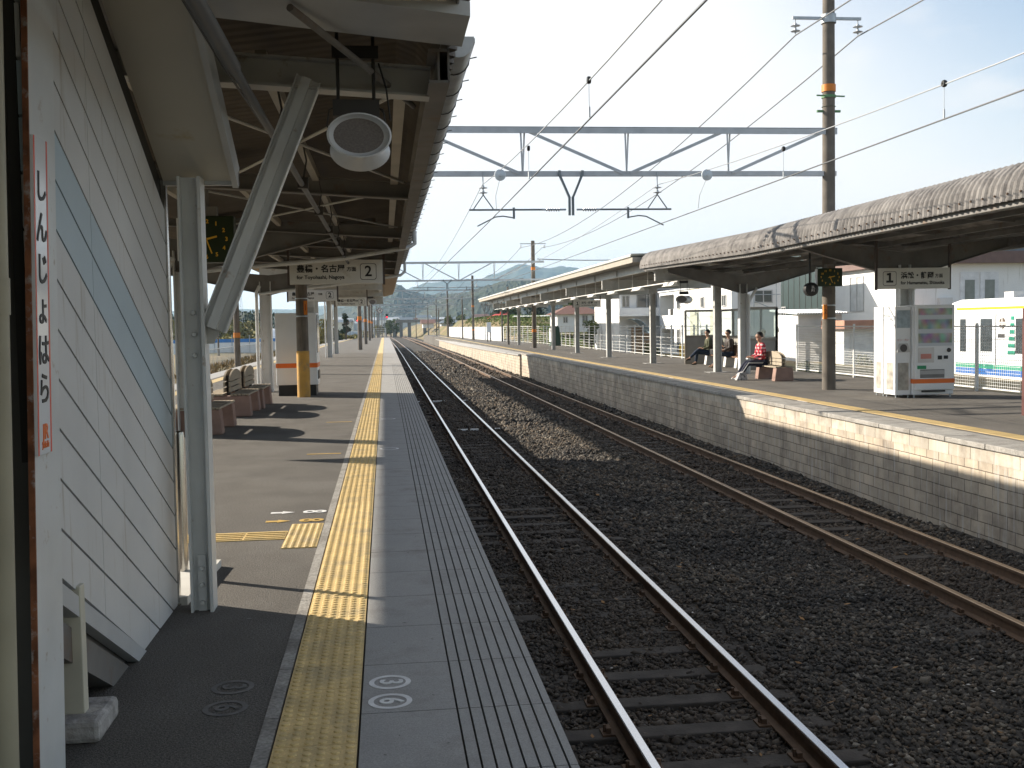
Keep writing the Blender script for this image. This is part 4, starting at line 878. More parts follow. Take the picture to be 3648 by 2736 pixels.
# wires
wirem = mat('wire', (.12, .125, .13), .5, .4, var=.05); wirel = mat('wire_pale', (.33, .34, .35), .45, .5, var=.05)
def sag(a, b, s, n=12):
    a = Vector(a); b = Vector(b); return [a.lerp(b, k/n)-Vector((0, 0, 4*s*(k/n)*(1-k/n))) for k in range(n+1)]
def wire(name, segs, r, label, m_=wirem, cat='wire', group='overhead wires'):
    m = MB()
    for s in segs: m.tube(s, r, 5, cap=False)
    return tag(m.build(name, m_), label, cat, group)
for cx, side in ((2.22, 'left'), (6.22, 'right')):
    pts = [(cx, 3, 3.67), (cx, 24.03, 3.70)]; ys_ = [24.03, 72.4, 119.6, 154, 196, 240, 300]
    st = [.0, .15, .1, 0, .1, 0, 0]
    pts = [(cx, 2, 3.68), (cx+.04*(1 if side == 'left' else -1), 24.03, 3.69)]+[(cx+dxy(y)+(.12 if k % 2 else -.1), y, 3.70) for k, y in enumerate(ys_[1:])]
    wire('contact_wire', [pts], .010, 'contact wire over the %s track' % side)
    sp = [(cx, -14, 4.55)]+[(cx+dxy(y), y, 4.60) for y in ys_]
    segs = [sag(sp[k], sp[k+1], .58 if k < 3 else .45, 14) for k in range(len(sp)-1)]
    ms = wire('messenger_wire', segs, .008, 'thin messenger wire sagging above the contact wire of the %s track' % side, wirel)
    # droppers with black rollers
    for y, zt in ((11.45, 4.08), (16.3, 4.15)):
        d = wthing('dropper', (cx, y, 3.7), 'black roller and thin dropper on the %s overhead wire, %s the portal' % (side, 'nearer the camera than' if y < 14 else 'just before'), 'dropper', 'wire droppers')
        m = MB(); m.lathe([(.012, -.02), (.035, -.02), (.042, 0), (.035, .02), (.012, .02)], (cx, y, zt), 'X', 14); m.build('roller', black, d, smooth=True)
        m = MB(); m.tube([(cx, y, zt-.04), (cx, y, 3.72)], .0035, 5); m.tube([(cx, y, 3.80), (cx, y, 3.69)], .013, 6); m.build('rod', galv, d)
    d = wthing('strain_insulator', (cx, 20.3, 4.3), 'pale disc insulator in the %s messenger wire before the portal' % side, 'insulator', 'disc insulators')
    m = MB(); m.lathe([(.001, -.05), (.03, -.05), (.035, -.03), (.105, -.01), (.11, .01), (.04, .04), (.001, .05)], (cx, 20.3, 4.305), 'Y', 24); m.build('disc', mat('insulator_pale', (.55, .6, .63), .3), d, smooth=True)
    m = MB(); m.tube([(cx, 20.3, 4.26), (cx-.06, 20.6, 3.95), (cx-.03, 20.8, 3.72)], .005, 5); m.build('jumper', wirel, d)
for x, k in ((9.47, 'left'), (10.96, 'right')):
    p = [(x, -20, 8.0), (x, 24.05, 7.98), (x-.1-(.75 if k == 'right' else 0)*0, 73.5, 6.75), (x-.4, 119.7, 6.6), (x-1.2, 154, 6.3), (x-2.2, 196, 6)]
    wire('feeder_wire', [sag(p[i], p[i+1], (0.3, 1.0, .9, .7, .8)[i], 16) for i in range(5)], .016 if True else 0, 'thick feeder wire on the %s insulator of the tall pole' % k)
wire('feeder_wire', [sag((10.5, 73.5, 5.95), (26, 84, 7.0), .3, 12)], .03, 'dark cable slanting right from the pole in the far right canopy')
m = MB(); m.bar((9.3, 73.5, 7.0), (11.1, 73.5, 7.0), .06, .06)
for x in (9.37, 11.0): disc_ins(m, (x, 73.5, 6.85))
tag(m.build('cross_arm', galv), 'cross arm with insulators on top of the pole in the far right canopy', 'cross arm')
m = MB(); m.tube([(9.78, 119.7, 2.4), (9.5, 119.3, 3.1), (9.0, 119, 3.3)], .03, 8); m.lathe([(.001, -.1), (.10, -.1), (.13, 0), (.05, .1)], (8.9, 119, 3.3), 'Z', 12)
tag(m.build('street_lamp', galv), 'oval street lamp on a bent arm on the pole beyond the right canopy', 'lamp')

# ------------------------------------------------------------------ benches
def bench(x, y, z, label, wood=woodm, leg=pinkc, ln=1.55, double=True, rz=0, arch=.30, w=.38, group='platform benches'):
    o = thing('bench', (x, y, z), label, 'bench', group, rz)
    X = w if double else .0
    for s in (-1, 1):
        m = MB(); yy = s*(ln/2-.14)
        a0 = -X if double else -.40
        m.prism([(a0-.02, 0), (X+.02 if double else .12, 0), (X-.01 if double else .10, .36), (a0+.03, .36)], yy-.13, yy+.13, 'Y'); m.build('leg', leg, o, bevel=.02)
    m = MB()
    rows = [x0 for x0 in np.arange(.06, X+.05, .062)]; sides = (-1, 1) if double else (-1,)
    for s in sides:
        for k in range(5 if w > .3 else 3): xx = s*(.09+.064*k); m.box(xx-.026, xx+.026, -ln/2, ln/2, .365, .395)
    m.build('seat', wood, o)
    for s in sides:
        m = MB(); xb = s*.045; n = 14; L2 = ln*.46
        for (z0, z1) in ((.42, .50), (.515, .595)): m.box(xb-.014, xb+.014, -L2, L2, z0, z1)
        pts = [(-L2, .61)]+[(-L2*math.cos(math.pi*k/n), .61+math.sin(math.pi*k/n)*arch*.62) for k in range(1, n)]+[(L2, .61)]
        m.prism(pts, xb-.014, xb+.014, 'X'); m.build('backrest', wood, o)
    m = MB()
    for yy in (-ln*.33, ln*.33): m.box(-.03, .03, yy-.02, yy+.02, .36, .70)
    m.build('bracket', dark, o)
    return o
bench(-2.72, 16.35, 0, 'nearest grey slatted bench on pink concrete legs, partly behind the H column')
bench(-2.70, 19.5, 0, 'middle grey slatted bench with arched back on the left platform')
bench(-2.66, 21.15, 0, 'farthest grey slatted bench with arched back, in front of the white cabinet')
bench(10.62, 28.6, RF, 'pale wooden bench with one big pink end block where the red plaid person sits', woodm, pinkc, 1.6, True, w=.25)
bench(12.30, 39.0, RF, 'peeling brown bench with white legs at the far end of the shelter', woodp, whitep, 1.5, True, w=.28)
bench(12.30, 36.7, RF, 'peeling brown bench with white legs nearer the striped column', woodp, whitep, 1.5, True, w=.28)

# ------------------------------------------------------------------ cabinet / vending machine on left platform
o = wthing('vending_machine', (-2.0, 24.7, 0), 'white drinks machine with an orange stripe seen from its side on the left platform', 'vending machine', 'vending machines')
m = MB(); m.box(-2.40, -1.50, 24.15, 25.0, .24, 1.83); m.build('cabinet', whitev, o, bevel=.015)
m = MB(); m.box(-2.403, -1.497, 24.146, 25.003, .62, .72); m.build('stripe', orange, o)
m = MB(); m.box(-2.36, -1.54, 24.2, 24.95, 0, .24); m.build('plinth', black, o)
m = MB(); m.box(-1.50, -1.488, 24.2, 24.95, .95, 1.78); m.build('display_window', darkglass, o)
m = MB(); m.box(-1.50, -1.485, 24.25, 24.9, .36, .55); m.build('tray', black, o)
o = wthing('speaker_box', (-1.6, 24.4, 1.83), 'small grey box and thin bracket on top of the left vending machine', 'box')
m = MB(); m.box(-1.72, -1.55, 24.2, 24.4, 1.831, 1.95); m.build('box', steel, o)
for i, (x, y) in enumerate(((-2.15, 34.9), (-1.5, 30))): pass
# ------------------------------------------------------------------ vending machine group (right)
V = wthing('vending_machine', (11.15, 21.3, RF), 'white drinks machine with orange stripe and blurred display on the right platform', 'vending machine', 'vending machines')
y0, y1, x0, x1 = 20.92, 21.62, 10.735, 11.62; zb, zt = RF+.06, RF+1.90
MB().box(x0, x1, y0+.04, y1, zb, zt).build('cabinet', whitev, V, bevel=.012)
MB().box(x0+.04, x1, y0, y0+.045, zb+.10, zt).build('door', whitev, V, bevel=.01)
m = MB(); m.box(x0-.003, x1+.003, y0-.003, y1+.003, zb+.235, zb+.325); m.build('stripe', orange, V)
def blurmat():
    m = bpy.data.materials.new('product_display'); m.use_nodes = True; n = m.node_tree.nodes; l = m.node_tree.links; b = n['Principled BSDF']
    t = n.new('ShaderNodeTexCoord'); mp = n.new('ShaderNodeMapping'); mp.inputs['Scale'].default_value = (7, 1, 4.6); z = n.new('ShaderNodeTexNoise'); z.inputs['Scale'].default_value = 1; z.inputs['Detail'].default_value = 0
    l.new(t.outputs['Object'], mp.inputs[0]); l.new(mp.outputs[0], z.inputs['Vector']); k = n.new('ShaderNodeHueSaturation'); k.inputs['Saturation'].default_value = .75; k.inputs['Value'].default_value = .62
    l.new(z.outputs['Color'], k.inputs['Color']); sp = n.new('ShaderNodeSeparateXYZ'); l.new(t.outputs['Object'], sp.inputs[0])
    mm = n.new('ShaderNodeMath'); mm.operation = 'SINE'; ml = n.new('ShaderNodeMath'); ml.operation = 'MULTIPLY'; ml.inputs[1].default_value = 22; l.new(sp.outputs[2], ml.inputs[0]); l.new(ml.outputs[0], mm.inputs[0])
    r = n.new('ShaderNodeValToRGB'); r.color_ramp.elements[0].position = .35; r.color_ramp.elements[1].position = .75; l.new(mm.outputs[0], r.inputs[0])
    x = n.new('ShaderNodeMix'); x.data_type = 'RGBA'; l.new(r.outputs[0], x.inputs[0]); l.new(k.outputs[0], x.inputs[6]); x.inputs[7].default_value = (.55, .58, .62, 1); l.new(x.outputs[2], b.inputs['Base Color']); b.inputs['Roughness'].default_value = .25
    return m
blur = blurmat()
MB().box(x0+.10, x1-.06, y0-.006, y0, zb+1.0, zt-.07).build('product_display', blur, V)
MB().box(x0+.09, x0+.44, y0-.004, y0, zb+.66, zb+.97).build('poster_panel', mat('poster', (.62, .60, .58), .5), V)
MB().box(x0+.15, x0+.38, y0-.006, y0-.003, zb+.74, zb+.84).build('red_notice', mat('red_notice', (.60, .25, .2), .6), V)
MB().box(x0+.52, x0+.61, y0-.008, y0, zb+.72, zb+.80).build('note_slot', black, V)
MB().box(x0+.65, x0+.74, y0-.008, y0, zb+.73, zb+.80).build('coin_slot', black, V)
m = MB(); m.lathe([(.001, -.02), (.04, -.02), (.045, 0)], (x0+.76, y0, zb+.91), 'Y', 16); m.build('lock', dark, V)
MB().box(x0+.08, x0+.27, y0-.006, y0, zb+.53, zb+.60).build('green_label', mat('green_label', (.03, .30, .13), .5), V)
MB().box(x0+.14, x1-.22, y0-.006, y0, zb+.345, zb+.52).build('tray', mat('tray_grey', (.18, .18, .18), .35), V)
MB().box(x0+.14, x1-.22, y0-.010, y0-.005, zb+.42, zb+.50).build('flap', mat('flap_grey', (.42, .42, .42), .3), V)
MB().box(x0+.18, x1-.20, y0-.004, y0+.02, zb+.055, zb+.09).build('vent_slot', black, V)
m = MB()
for xx in (x0+.05, x1-.05):
    for yy in (y0+.08, y1-.08): m.tube([(xx, yy, RF), (xx, yy, zb)], .02, 8)
m.build('feet', galv, V)
def bin_(x0, x1, y0, y1, label, first):
    o = wthing('recycling_box', ((x0+x1)/2, (y0+y1)/2, RF), label, 'recycling box', 'tall recycling boxes'); zb, zt = RF+.06, RF+1.88
    MB().box(x0, x1, y0, y1, zb, zt).build('cabinet', whitev, o, bevel=.01)
    MB().box(x0+.03, x1-.02, y0-.005, y0, zb+1.38, zb+1.74).build('notice', mat('notice_blue', (.36, .43, .47), .5, var=.25, scale=9), o)
    m = MB(); m.prism([(x0+.03, zb+.88), (x1-.03, zb+.88), (x1-.08, zb+1.06), (x0+.08, zb+1.06)], y0-.03, y0, 'Y'); m.build('hood', mat('hood_grey', (.50, .49, .47), .5), o)
    m = MB(); m.lathe([(.001, -.034), (.055, -.034), (.075, -.036), (.08, -.028), (.08, 0)], ((x0+x1)/2, y0, zb+.965), 'Y', 20); m.build('opening', mat('hole_dark', (.09, .08, .075), .6), o)
    w = mat('bin_window', (.40, .37, .32), .35, var=.35, scale=7)
    MB().box(x0+.06, x1-.05, y0-.004, y0, zb+.10, zb+.66).build('window', w, o)
    MB().box(x0-.004, x0, y0+.09, y1-.12, zb+.10, zb+.66).build('window', w, o)
    text('ビン・カン', .05, mfront((x0+x1)/2, y0-.005, zb+1.13), mat('bin_red', (.5, .08, .06), .5), o)
    m = MB()
    for xx in (x0+.04, x1-.04):
        for yy in (y0+.05, y1-.05): m.tube([(xx, yy, RF), (xx, yy, zb)], .015, 6)
    m.build('feet', galv, o)
bin_(10.385, 10.725, 21.02, 21.52, 'white recycling box with a round opening beside the vending machine', 1)
bin_(10.40, 10.74, 21.60, 22.02, 'second white recycling box behind the first one, lit by the sun', 0)
o = wthing('brown_post', (10.44, 16.6, RF), 'dark red-brown post cut by the right edge of the picture', 'post'); MB().box(10.44, 10.56, 16.55, 16.67, RF, 1.62).build('shaft', mat('brown_post', (.10, .035, .03), .5), o)

# ------------------------------------------------------------------ fences
def mesh_fence(name, pts, zb, zt, label, spacing=2.0, solid=False, nh=9, postw=.05, vert=.06, parts_max=95, wt=.014):
    o = wthing(name, (*pts[0], zb), label, 'fence'); m = MB(); posts = 0
    for (a, b) in zip(pts[:-1], pts[1:]):
        A = Vector((*a, 0)); B = Vector((*b, 0)); Ln = (B-A).length; n = max(1, int(Ln/spacing)); d = (B-A)/n
        for i in range(n+(1 if b == pts[-1] else 0)):
            p = A+d*i
            if posts < parts_max: MB().box(p.x-postw/2, p.x+postw/2, p.y-postw/2, p.y+postw/2, zb, zt+.05).build('post', whitemesh, o)
            posts += 1
        if solid:
            k = int(Ln/.45); vs = []; dd = (B-A)/k; nn = Vector((-dd.y, dd.x, 0)).normalized()
            for i in range(k+1):
                p = A+dd*i+nn*(.07 if i % 2 else -.07); vs += [(p.x, p.y, zb), (p.x, p.y, zt)]
            q = MB(); q.add(vs, [(2*i, 2*i+2, 2*i+3, 2*i+1) for i in range(k)]); vs2 = [(x+.008, y+.008, z) for x, y, z in vs]; q.add(vs2, [(2*i, 2*i+1, 2*i+3, 2*i+2) for i in range(k)]); q.build('panel', whitev, o)
        else:
            for i in range(nh):
                z = zb+.08+(zt-zb-.1)*i/(nh-1); m.bar((A.x, A.y, z), (B.x, B.y, z), wt if 0 < i < nh-1 else .03, wt if 0 < i < nh-1 else .03)
            if vert:
                k = int(Ln/vert)
                for i in range(k): p = A+(B-A)*(i/k); m.bar((p.x, p.y, zb+.05), (p.x, p.y, zt), .006, .006)
    if not solid: m.build('mesh_panel', whitemesh, o)
    return o
mesh_fence('mesh_fence', [(13.02, 12), (13.02, 33)], RF, 1.30, 'white wire mesh fence behind the vending machine and train', 2.0, nh=20, vert=.075, wt=.007)
mesh_fence('rail_fence', [(13.0, 40.8), (13.0, 88), (12.3, 96), (11.6, 106)], RF, 1.31, 'long white post and rail fence behind the far right canopy', 1.75, nh=9, vert=0, postw=.06)
mesh_fence('panel_fence', [(11.6, 106), (10.6, 130), (9.85, 165)], RF, 1.28, 'solid white corrugated panel fence along the far right platform', 4, solid=True)
def gate(x0, x1, y, z0, label):
    o = wthing('barrier_gate', ((x0+x1)/2, y, z0), label, 'barrier', 'end of platform barriers')
    for x in (x0, (x0+x1)/2, x1): MB().box(x-.04, x+.04, y-.04, y+.04, z0, z0+1.3).build('post', whitep, o)
    m = MB()
    for k in range(5): m.bar((x0, y, z0+.1+.28*k), (x1, y, z0+.1+.28*k), .05, .05)
    m.build('rails', whitep, o)
gate(-3.0, .12, 147.4, 0, 'white railing barrier across the end of the left platform')
gate(7.7, 9.5, 190, -.25, 'white railing barrier across the end of the right platform')
# grey railing on far left
o = wthing('grey_railing', (-9, 40, -.6), 'grey vertical bar railing beyond the left side of the platform', 'fence')
m = MB()
for i in range(300): m.bar((-9, 24+.45*i, -.62), (-9, 24+.45*i, .45), .022, .022)
for z in (-.5, .46): m.bar((-9, 24, z), (-9, 159, z), .04, .04)
m.build('bars', galv, o)
# green cabinet and notice on right platform
o = wthing('equipment_cabinet', (12.7, 80, RF), 'dark green cabinet with flared base by the right fence', 'cabinet')
m = MB(); m.prism([(12.25, RF), (13.2, RF), (13.05, RF+.15), (12.95, 1.2), (12.85, 1.32), (12.45, 1.32), (12.4, 1.2), (12.35, RF+.15)], 79.6, 80.4, 'Y'); m.build('body', mat('cabinet_green', (.015, .05, .03), .5), o)
MB().box(12.28, 12.36, 79.5, 80.3, .15, 1.15).build('side_panel', whitev, o)
o = wthing('notice_board', (10.2, 106, RF), 'small white notice on two dark posts beyond the right canopy', 'notice')
MB().box(10.0, 10.42, 105.95, 106.0, .75, 1.75).build('board', whitev, o, bevel=.02); m = MB(); m.box(10.03, 10.12, 106, 106.08, RF, 1.0); m.box(10.30, 10.39, 106, 106.08, RF, 1.0); m.build('posts', black, o)
o = wthing('platform_fixture', (-5.5, 158, -.2), 'white box beyond the left platform railing near the dry grass', 'box'); MB().box(-5.6, -3.9, 158, 158.8, -.6, .9).build('box', mat('pale_blue_box', (.55, .62, .7), .6), o)
# car stop mark 4 and signals
o = wthing('stop_mark_sign', (-.4, 100, 3), 'diamond sign marked 4 hanging at the left canopy end', 'sign')
m = MB(); m.add([(-.4, 99.98, 3.26), (-.1, 99.98, 2.98), (-.4, 99.98, 2.70), (-.7, 99.98, 2.98)]+[(-.4, 100.02, 3.26), (-.1, 100.02, 2.98), (-.4, 100.02, 2.70), (-.7, 100.02, 2.98)], [(0,1,2,3),(7,6,5,4),(0,4,5,1),(1,5,6,2),(2,6,7,3),(3,7,4,0)]); m.build('border', mat('dark_red', (.18, .04, .03), .5), o)
m = MB(); m.add([(-.4, 99.97, 3.21), (-.15, 99.97, 2.98), (-.4, 99.97, 2.75), (-.65, 99.97, 2.98)], [(0,1,2,3)]); m.build('plate', signw, o)
text('4', .30, mfront(-.4, 99.965, 2.98), black, o, 'number', fat=.008); MB().bar((-.4, 100, 3.2), (-.4, 100, 5.4), .03, .03).build('rod', dark, o)
m = MB(); m.bar((-1.66, 100, 5.4), (-.3, 100, 5.4), .06, .06); m.bar((-1.66, 100, 0), (-1.66, 100, 5.4), .09, .09); m.build('bracket', galv, o)
redl = emis('signal_red', (1, .02, .03), 6)
for x, y, z, k in ((.35, 170, 3.15, 'right'), (-3.75, 152, 2.6, 'left')):
    o = wthing('railway_signal', (x, y, -1.2), 'black railway signal with a lit red lamp, the %s one beyond the left platform' % k, 'signal', 'railway signals')
    MB().box(x-.17, x+.17, y-.08, y+.08, z-.36, z+.36).build('head', black, o, bevel=.08); MB().bar((x-.35 if k == 'right' else x, y+.1, -1.4), (x-.35 if k == 'right' else x, y+.1, z+.5), .10, .10).build('mast', galv, o)
    if k == 'right': MB().bar((x-.35, y+.1, z), (x, y+.1, z), .05, .05).build('bracket', galv, o)
    m = MB(); m.disc((x, y-.09, z-.18), .085, 'Y', 16); m.build('lamp', redl, o)

# ------------------------------------------------------------------ waiting shelter
SH = wthing('waiting_shelter', (12.3, 38.5, RF), 'glazed waiting shelter with bronze frames behind the seated people', 'shelter')
frm = mat('bronze_frame', (.26, .235, .20), .45, .3, var=.08); pan = mat('shelter_panel', (.30, .285, .26), .6)
def frame_panel(xa, ya, xb, yb, zb, zs, zt, mull=1):
    A = Vector((xa, ya, 0)); B = Vector((xb, yb, 0)); m = MB()
    for i in range(mull+1):
        p = A.lerp(B, i/mull); m.bar((p.x, p.y, zb), (p.x, p.y, zt), .07, .07)
    for z in (zb+.03, zs, zt): m.bar((xa, ya, z), (xb, yb, z), .065, .08)
    m.build('frame', frm, SH)
    d = (B-A).normalized(); n = Vector((-d.y, d.x, 0))*.006
    for (z0, z1, mm, nm) in ((zb, zs, pan, 'lower_panel'), (zs, zt, glass, 'glass_pane')):
        q = MB(); q.add([A-n+Vector((0, 0, z0)), B-n+Vector((0, 0, z0)), B+n+Vector((0, 0, z0)), A+n+Vector((0, 0, z0)), A-n+Vector((0, 0, z1)), B-n+Vector((0, 0, z1)), B+n+Vector((0, 0, z1)), A+n+Vector((0, 0, z1))], [(0,3,2,1),(4,5,6,7),(0,1,5,4),(1,2,6,5),(2,3,7,6),(3,0,4,7)]); q.build(nm, mm, SH)
frame_panel(11.54, 40.6, 12.95, 40.6, RF, .92, 1.90, 1)
frame_panel(12.95, 40.6, 12.95, 34.6, RF, .90, 1.90, 4)
frame_panel(11.85, 34.6, 12.95, 34.6, RF, .86, 1.90, 1)


# ------------------------------------------------------------------ people
skin = mat('skin', (.42, .25, .17), .6, var=.05, scale=8); hairm = mat('hair', (.012, .009, .007), .6, var=.3, scale=40)
denim = mat('denim', (.018, .03, .055), .9, var=.2, scale=30); navy = mat('navy_trousers', (.014, .018, .04), .8, var=.1); olive = mat('olive_jacket', (.075, .08, .045), .85, var=.2, scale=9)
downj = mat('brown_down_coat', (.05, .038, .032), .5, var=.25, scale=6); shoeb = mat('shoe_black', (.02, .018, .016), .5); shoew = mat('shoe_white', (.65, .65, .63), .6); tan = mat('shoe_tan', (.2, .13, .07), .7)
def plaid():
    m = bpy.data.materials.new('red_plaid'); m.use_nodes = True; n = m.node_tree.nodes; l = m.node_tree.links; b = n['Principled BSDF']; b.inputs['Roughness'].default_value = .9
    t = n.new('ShaderNodeTexCoord'); w1 = n.new('ShaderNodeTexWave'); w1.bands_direction = 'Z'; w1.inputs['Scale'].default_value = 3.4; w2 = n.new('ShaderNodeTexWave'); w2.bands_direction = 'DIAGONAL'; w2.inputs['Scale'].default_value = 2.6
    for w in (w1, w2): l.new(t.outputs['Object'], w.inputs['Vector'])
    a = n.new('ShaderNodeMath'); a.operation = 'ADD'; l.new(w1.outputs['Fac'], a.inputs[0]); l.new(w2.outputs['Fac'], a.inputs[1]); r = n.new('ShaderNodeValToRGB'); e = r.color_ramp.elements
    r.color_ramp.interpolation = 'CONSTANT'; e[0].color = (.06, .02, .03, 1); e[1].position = .22; e[1].color = (.50, .03, .05, 1); k = e.new(.68); k.color = (.62, .50, .50, 1)
    h = n.new('ShaderNodeMath'); h.operation = 'MULTIPLY'; h.inputs[1].default_value = .5; l.new(a.outputs[0], h.inputs[0]); l.new(h.outputs[0], r.inputs[0]); l.new(r.outputs[0], b.inputs['Base Color']); return m
plaidm = plaid()
def skin_mesh(name, joints, edges, m_, parent, root=0, sub=2):
    me = bpy.data.meshes.new(name); me.from_pydata([j[0] for j in joints], edges, []); o = bpy.data.objects.new(name, me); COL.objects.link(o)
    sk = o.modifiers.new('s', 'SKIN'); sk.use_smooth_shade = True
    for i, j in enumerate(joints):
        r = j[1]; me.skin_vertices[0].data[i].radius = (r, r) if not isinstance(r, tuple) else r; me.skin_vertices[0].data[i].use_root = (i == root)
    s2 = o.modifiers.new('u', 'SUBSURF'); s2.levels = sub; s2.render_levels = sub
    bpy.context.view_layer.update(); nm = bpy.data.meshes.new_from_object(o.evaluated_get(bpy.context.evaluated_depsgraph_get())); nm.materials.clear(); nm.materials.append(m_)
    bpy.data.objects.remove(o); q = bpy.data.objects.new(name, nm); COL.objects.link(q); q.parent = parent
    nm.polygons.foreach_set('use_smooth', [True]*len(nm.polygons)); return q
def person(loc, rz, label, top, trous, shoe, crossed=False, hat=None, stripe=False, seat=.46, lean=.05, legout=.0, hair_long=False, puffy=1.0):
    # faces local -Y; rz turns it.  sits on seat height
    o = thing('person', loc, label, 'person', 'people waiting on the benches', rz)
    h = seat+.08; sh = h+.50; hd = sh+.24
    hipx = .09; kx = .11; ky = -.44; fy = ky-.06-legout
    pel = (0, .02, h); ches = (0, .04-lean, h+.30); neck = (0, .0-lean, sh+.05); head = (0, -.04-lean, hd)
    J = [(pel, (.13, .10)), ((0, .03-lean*.5, h+.16), (.125, .095)), (ches, (.155, .10)), ((0, .02-lean, sh-.02), (.12, .075)), (neck, .048), ((0, -.02-lean, hd-.08), .062), ((0, -.035-lean, hd), .086), ((0, -.03-lean, hd+.07), .072)]
    E = [(0, 1), (1, 2), (2, 3), (3, 4), (4, 5), (5, 6), (6, 7)]
    def add(p, r, par): J.append((p, r)); E.append((par, len(J)-1)); return len(J)-1
    nose = add((0, -.125-lean, hd-.015), .016, 6); chin = add((0, -.09-lean, hd-.085), .03, 5)
    for s in (-1, 1):
        add((s*.088, -.03-lean, hd-.005), .016, 6)
        a = add((s*.19, .01-lean, sh-.04), .055, 3); a = add((s*.235, -.02-lean, sh-.30), .043, a); a = add((s*.12, -.24-lean, sh-.36), .030, a); hand = add((s*.06, -.31-lean, sh-.345), (.036, .018), a)
        base = Vector((s*.045, -.355-lean, sh-.34))
        for k in range(4):
            q = base+Vector((s*(.02-.018*k), 0, .012-.008*k)); f1 = add(tuple(q), .009, hand); add(tuple(q+Vector((-s*.018, -.028-.004*(k in (1, 2)), -.018))), .008, f1)
        th = add((s*.03, -.315-lean, sh-.315), .011, hand); add((s*.008, -.34-lean, sh-.31), .009, th)
    legs = []
    for s in (-1, 1):
        cr = crossed and s > 0
        hp = add((s*hipx, -.02, h-.02), .085, 0)
        kn = (s*kx, ky, h-.01) if not cr else (s*.03, ky, h+.10)
        k = add(kn, .058, hp)
        an = (s*kx, fy, .09) if not cr else (-.10, ky-.30, .26)
        mid = add(tuple(Vector(kn).lerp(Vector(an), .45)), .052, k); a = add(an, .036, mid); toe = (an[0], an[1]-.13, an[2]-.045)
        add(toe, .03, a); legs.append((kn, an, toe, s))
    skin_mesh('body', J, E, skin, o)
    # jacket
    q = 1.0*puffy
    Jj = [((0, .03, h-.02), (.155*q, .125*q)), ((0, .03-lean*.5, h+.16), (.155*q, .12*q)), ((0, .04-lean, h+.32), (.18*q, .125*q)), ((0, .02-lean, sh-.01), (.13*q, .09*q)), ((0, .01-lean, sh+.055), (.07*q, .065*q))]; Ej = [(0, 1), (1, 2), (2, 3), (3, 4)]
    for s in (-1, 1):
        i = len(Jj); Jj += [((s*.195, .01-lean, sh-.04), .078*q), ((s*.245, -.02-lean, sh-.30), .062*q), ((s*.13, -.225-lean, sh-.36), .048*q)]; Ej += [(3, i), (i, i+1), (i+1, i+2)]
    skin_mesh('jacket', Jj, Ej, top, o)
    Jt = [((0, .02, h+.03), (.15, .12))]; Et = []
    for (kn, an, toe, s) in legs:
        i = len(Jt); Jt += [((s*hipx, -.03, h-.01), .10), (kn, .076), (tuple(Vector(kn).lerp(Vector(an), .5)), .064), (tuple(Vector(kn).lerp(Vector(an), .93)), .056)]; Et += [(0, i), (i, i+1), (i+1, i+2), (i+2, i+3)]
    skin_mesh('trousers', Jt, Et, trous, o)
    for (kn, an, toe, s) in legs:
        a = Vector(an); skin_mesh('shoe', [((a.x, a.y+.05, a.z-.045), (.038, .035)), ((a.x, a.y-.03, a.z-.04), (.042, .04)), ((a.x, a.y-.12, a.z-.055), (.042, .028)), ((a.x, a.y-.17, a.z-.06), (.03, .02))], [(0, 1), (1, 2), (2, 3)], shoe, o, sub=1)
        if stripe:
            m = MB()
            for dz in (-.012, .012):
                p0 = Vector((s*hipx+s*.103, -.03, h)); p1 = Vector(kn)+Vector((s*.074, 0, .01)); p2 = Vector(an)+Vector((s*.056, 0, .03)); off = Vector((0, dz, dz)); m.tube([p0+off, p1+off, p2+off], .006, 5)
            m.build('side_stripe', whitev, o)
    hr = [((0, .02-lean, hd+.02), .095), ((0, -.02-lean, hd+.075), .083), ((0, .03-lean, hd-.03), .075)]; he = [(0, 1), (0, 2)]
    if hair_long: hr.append(((0, .06-lean, hd-.12), .07)); he.append((2, 3))
    hm = MB(); hv = []; nu, nv = 22, 14; cc = Vector((0, -.012-lean, hd+.022)); rr_ = random.Random(int(loc[1]*10))
    for j in range(nv+1):
        ph = math.pi*j/nv
        for i in range(nu):
            th_ = 2*math.pi*i/nu; q_ = 1+.03*math.sin(5*th_+j)+rr_.uniform(-.015, .015)
            hv.append(cc+Vector((.088*math.sin(ph)*math.cos(th_)*q_, .104*math.sin(ph)*math.sin(th_)*q_, .100*math.cos(ph)*q_*(1.12 if hat else 1))))
    hf = []
    for j in range(nv):
        for i in range(nu):
            f_ = (j*nu+i, j*nu+(i+1) % nu, (j+1)*nu+(i+1) % nu, (j+1)*nu+i); c_ = sum((hv[k] for k in f_), Vector())/4-cc
            if c_.z > (.028 if c_.y < -.03 else (-.02 if c_.y < .03 else (-.11 if hair_long else -.07))): hf.append(f_)
    hm.add(hv, hf); hm.build('hair' if not hat else 'hat', hat or hairm, o, smooth=True)
    m = MB()
    for s in (-1, 1): m.lathe([(.001, -.008), (.008, -.004), (.009, 0)], (s*.032, -.117-lean, hd+.005), 'Y', 8)
    m.build('eyes', black, o)
    MB().box(-.022, .022, -.115-lean, -.108-lean, hd-.052, hd-.044).build('mouth', mat('lips', (.25, .08, .07), .6), o)
    return o
q = R(-90)
p3 = person((10.42, 29.0, RF), q, 'person in red plaid jacket and striped navy trousers sitting alone on the near right bench', plaidm, navy, shoew, stripe=True, seat=.39, legout=.18)
p1 = person((12.10, 39.35, RF), q, 'person in olive jacket with crossed legs sitting at the far end of the shelter', olive, denim, shoeb, crossed=True, seat=.40)
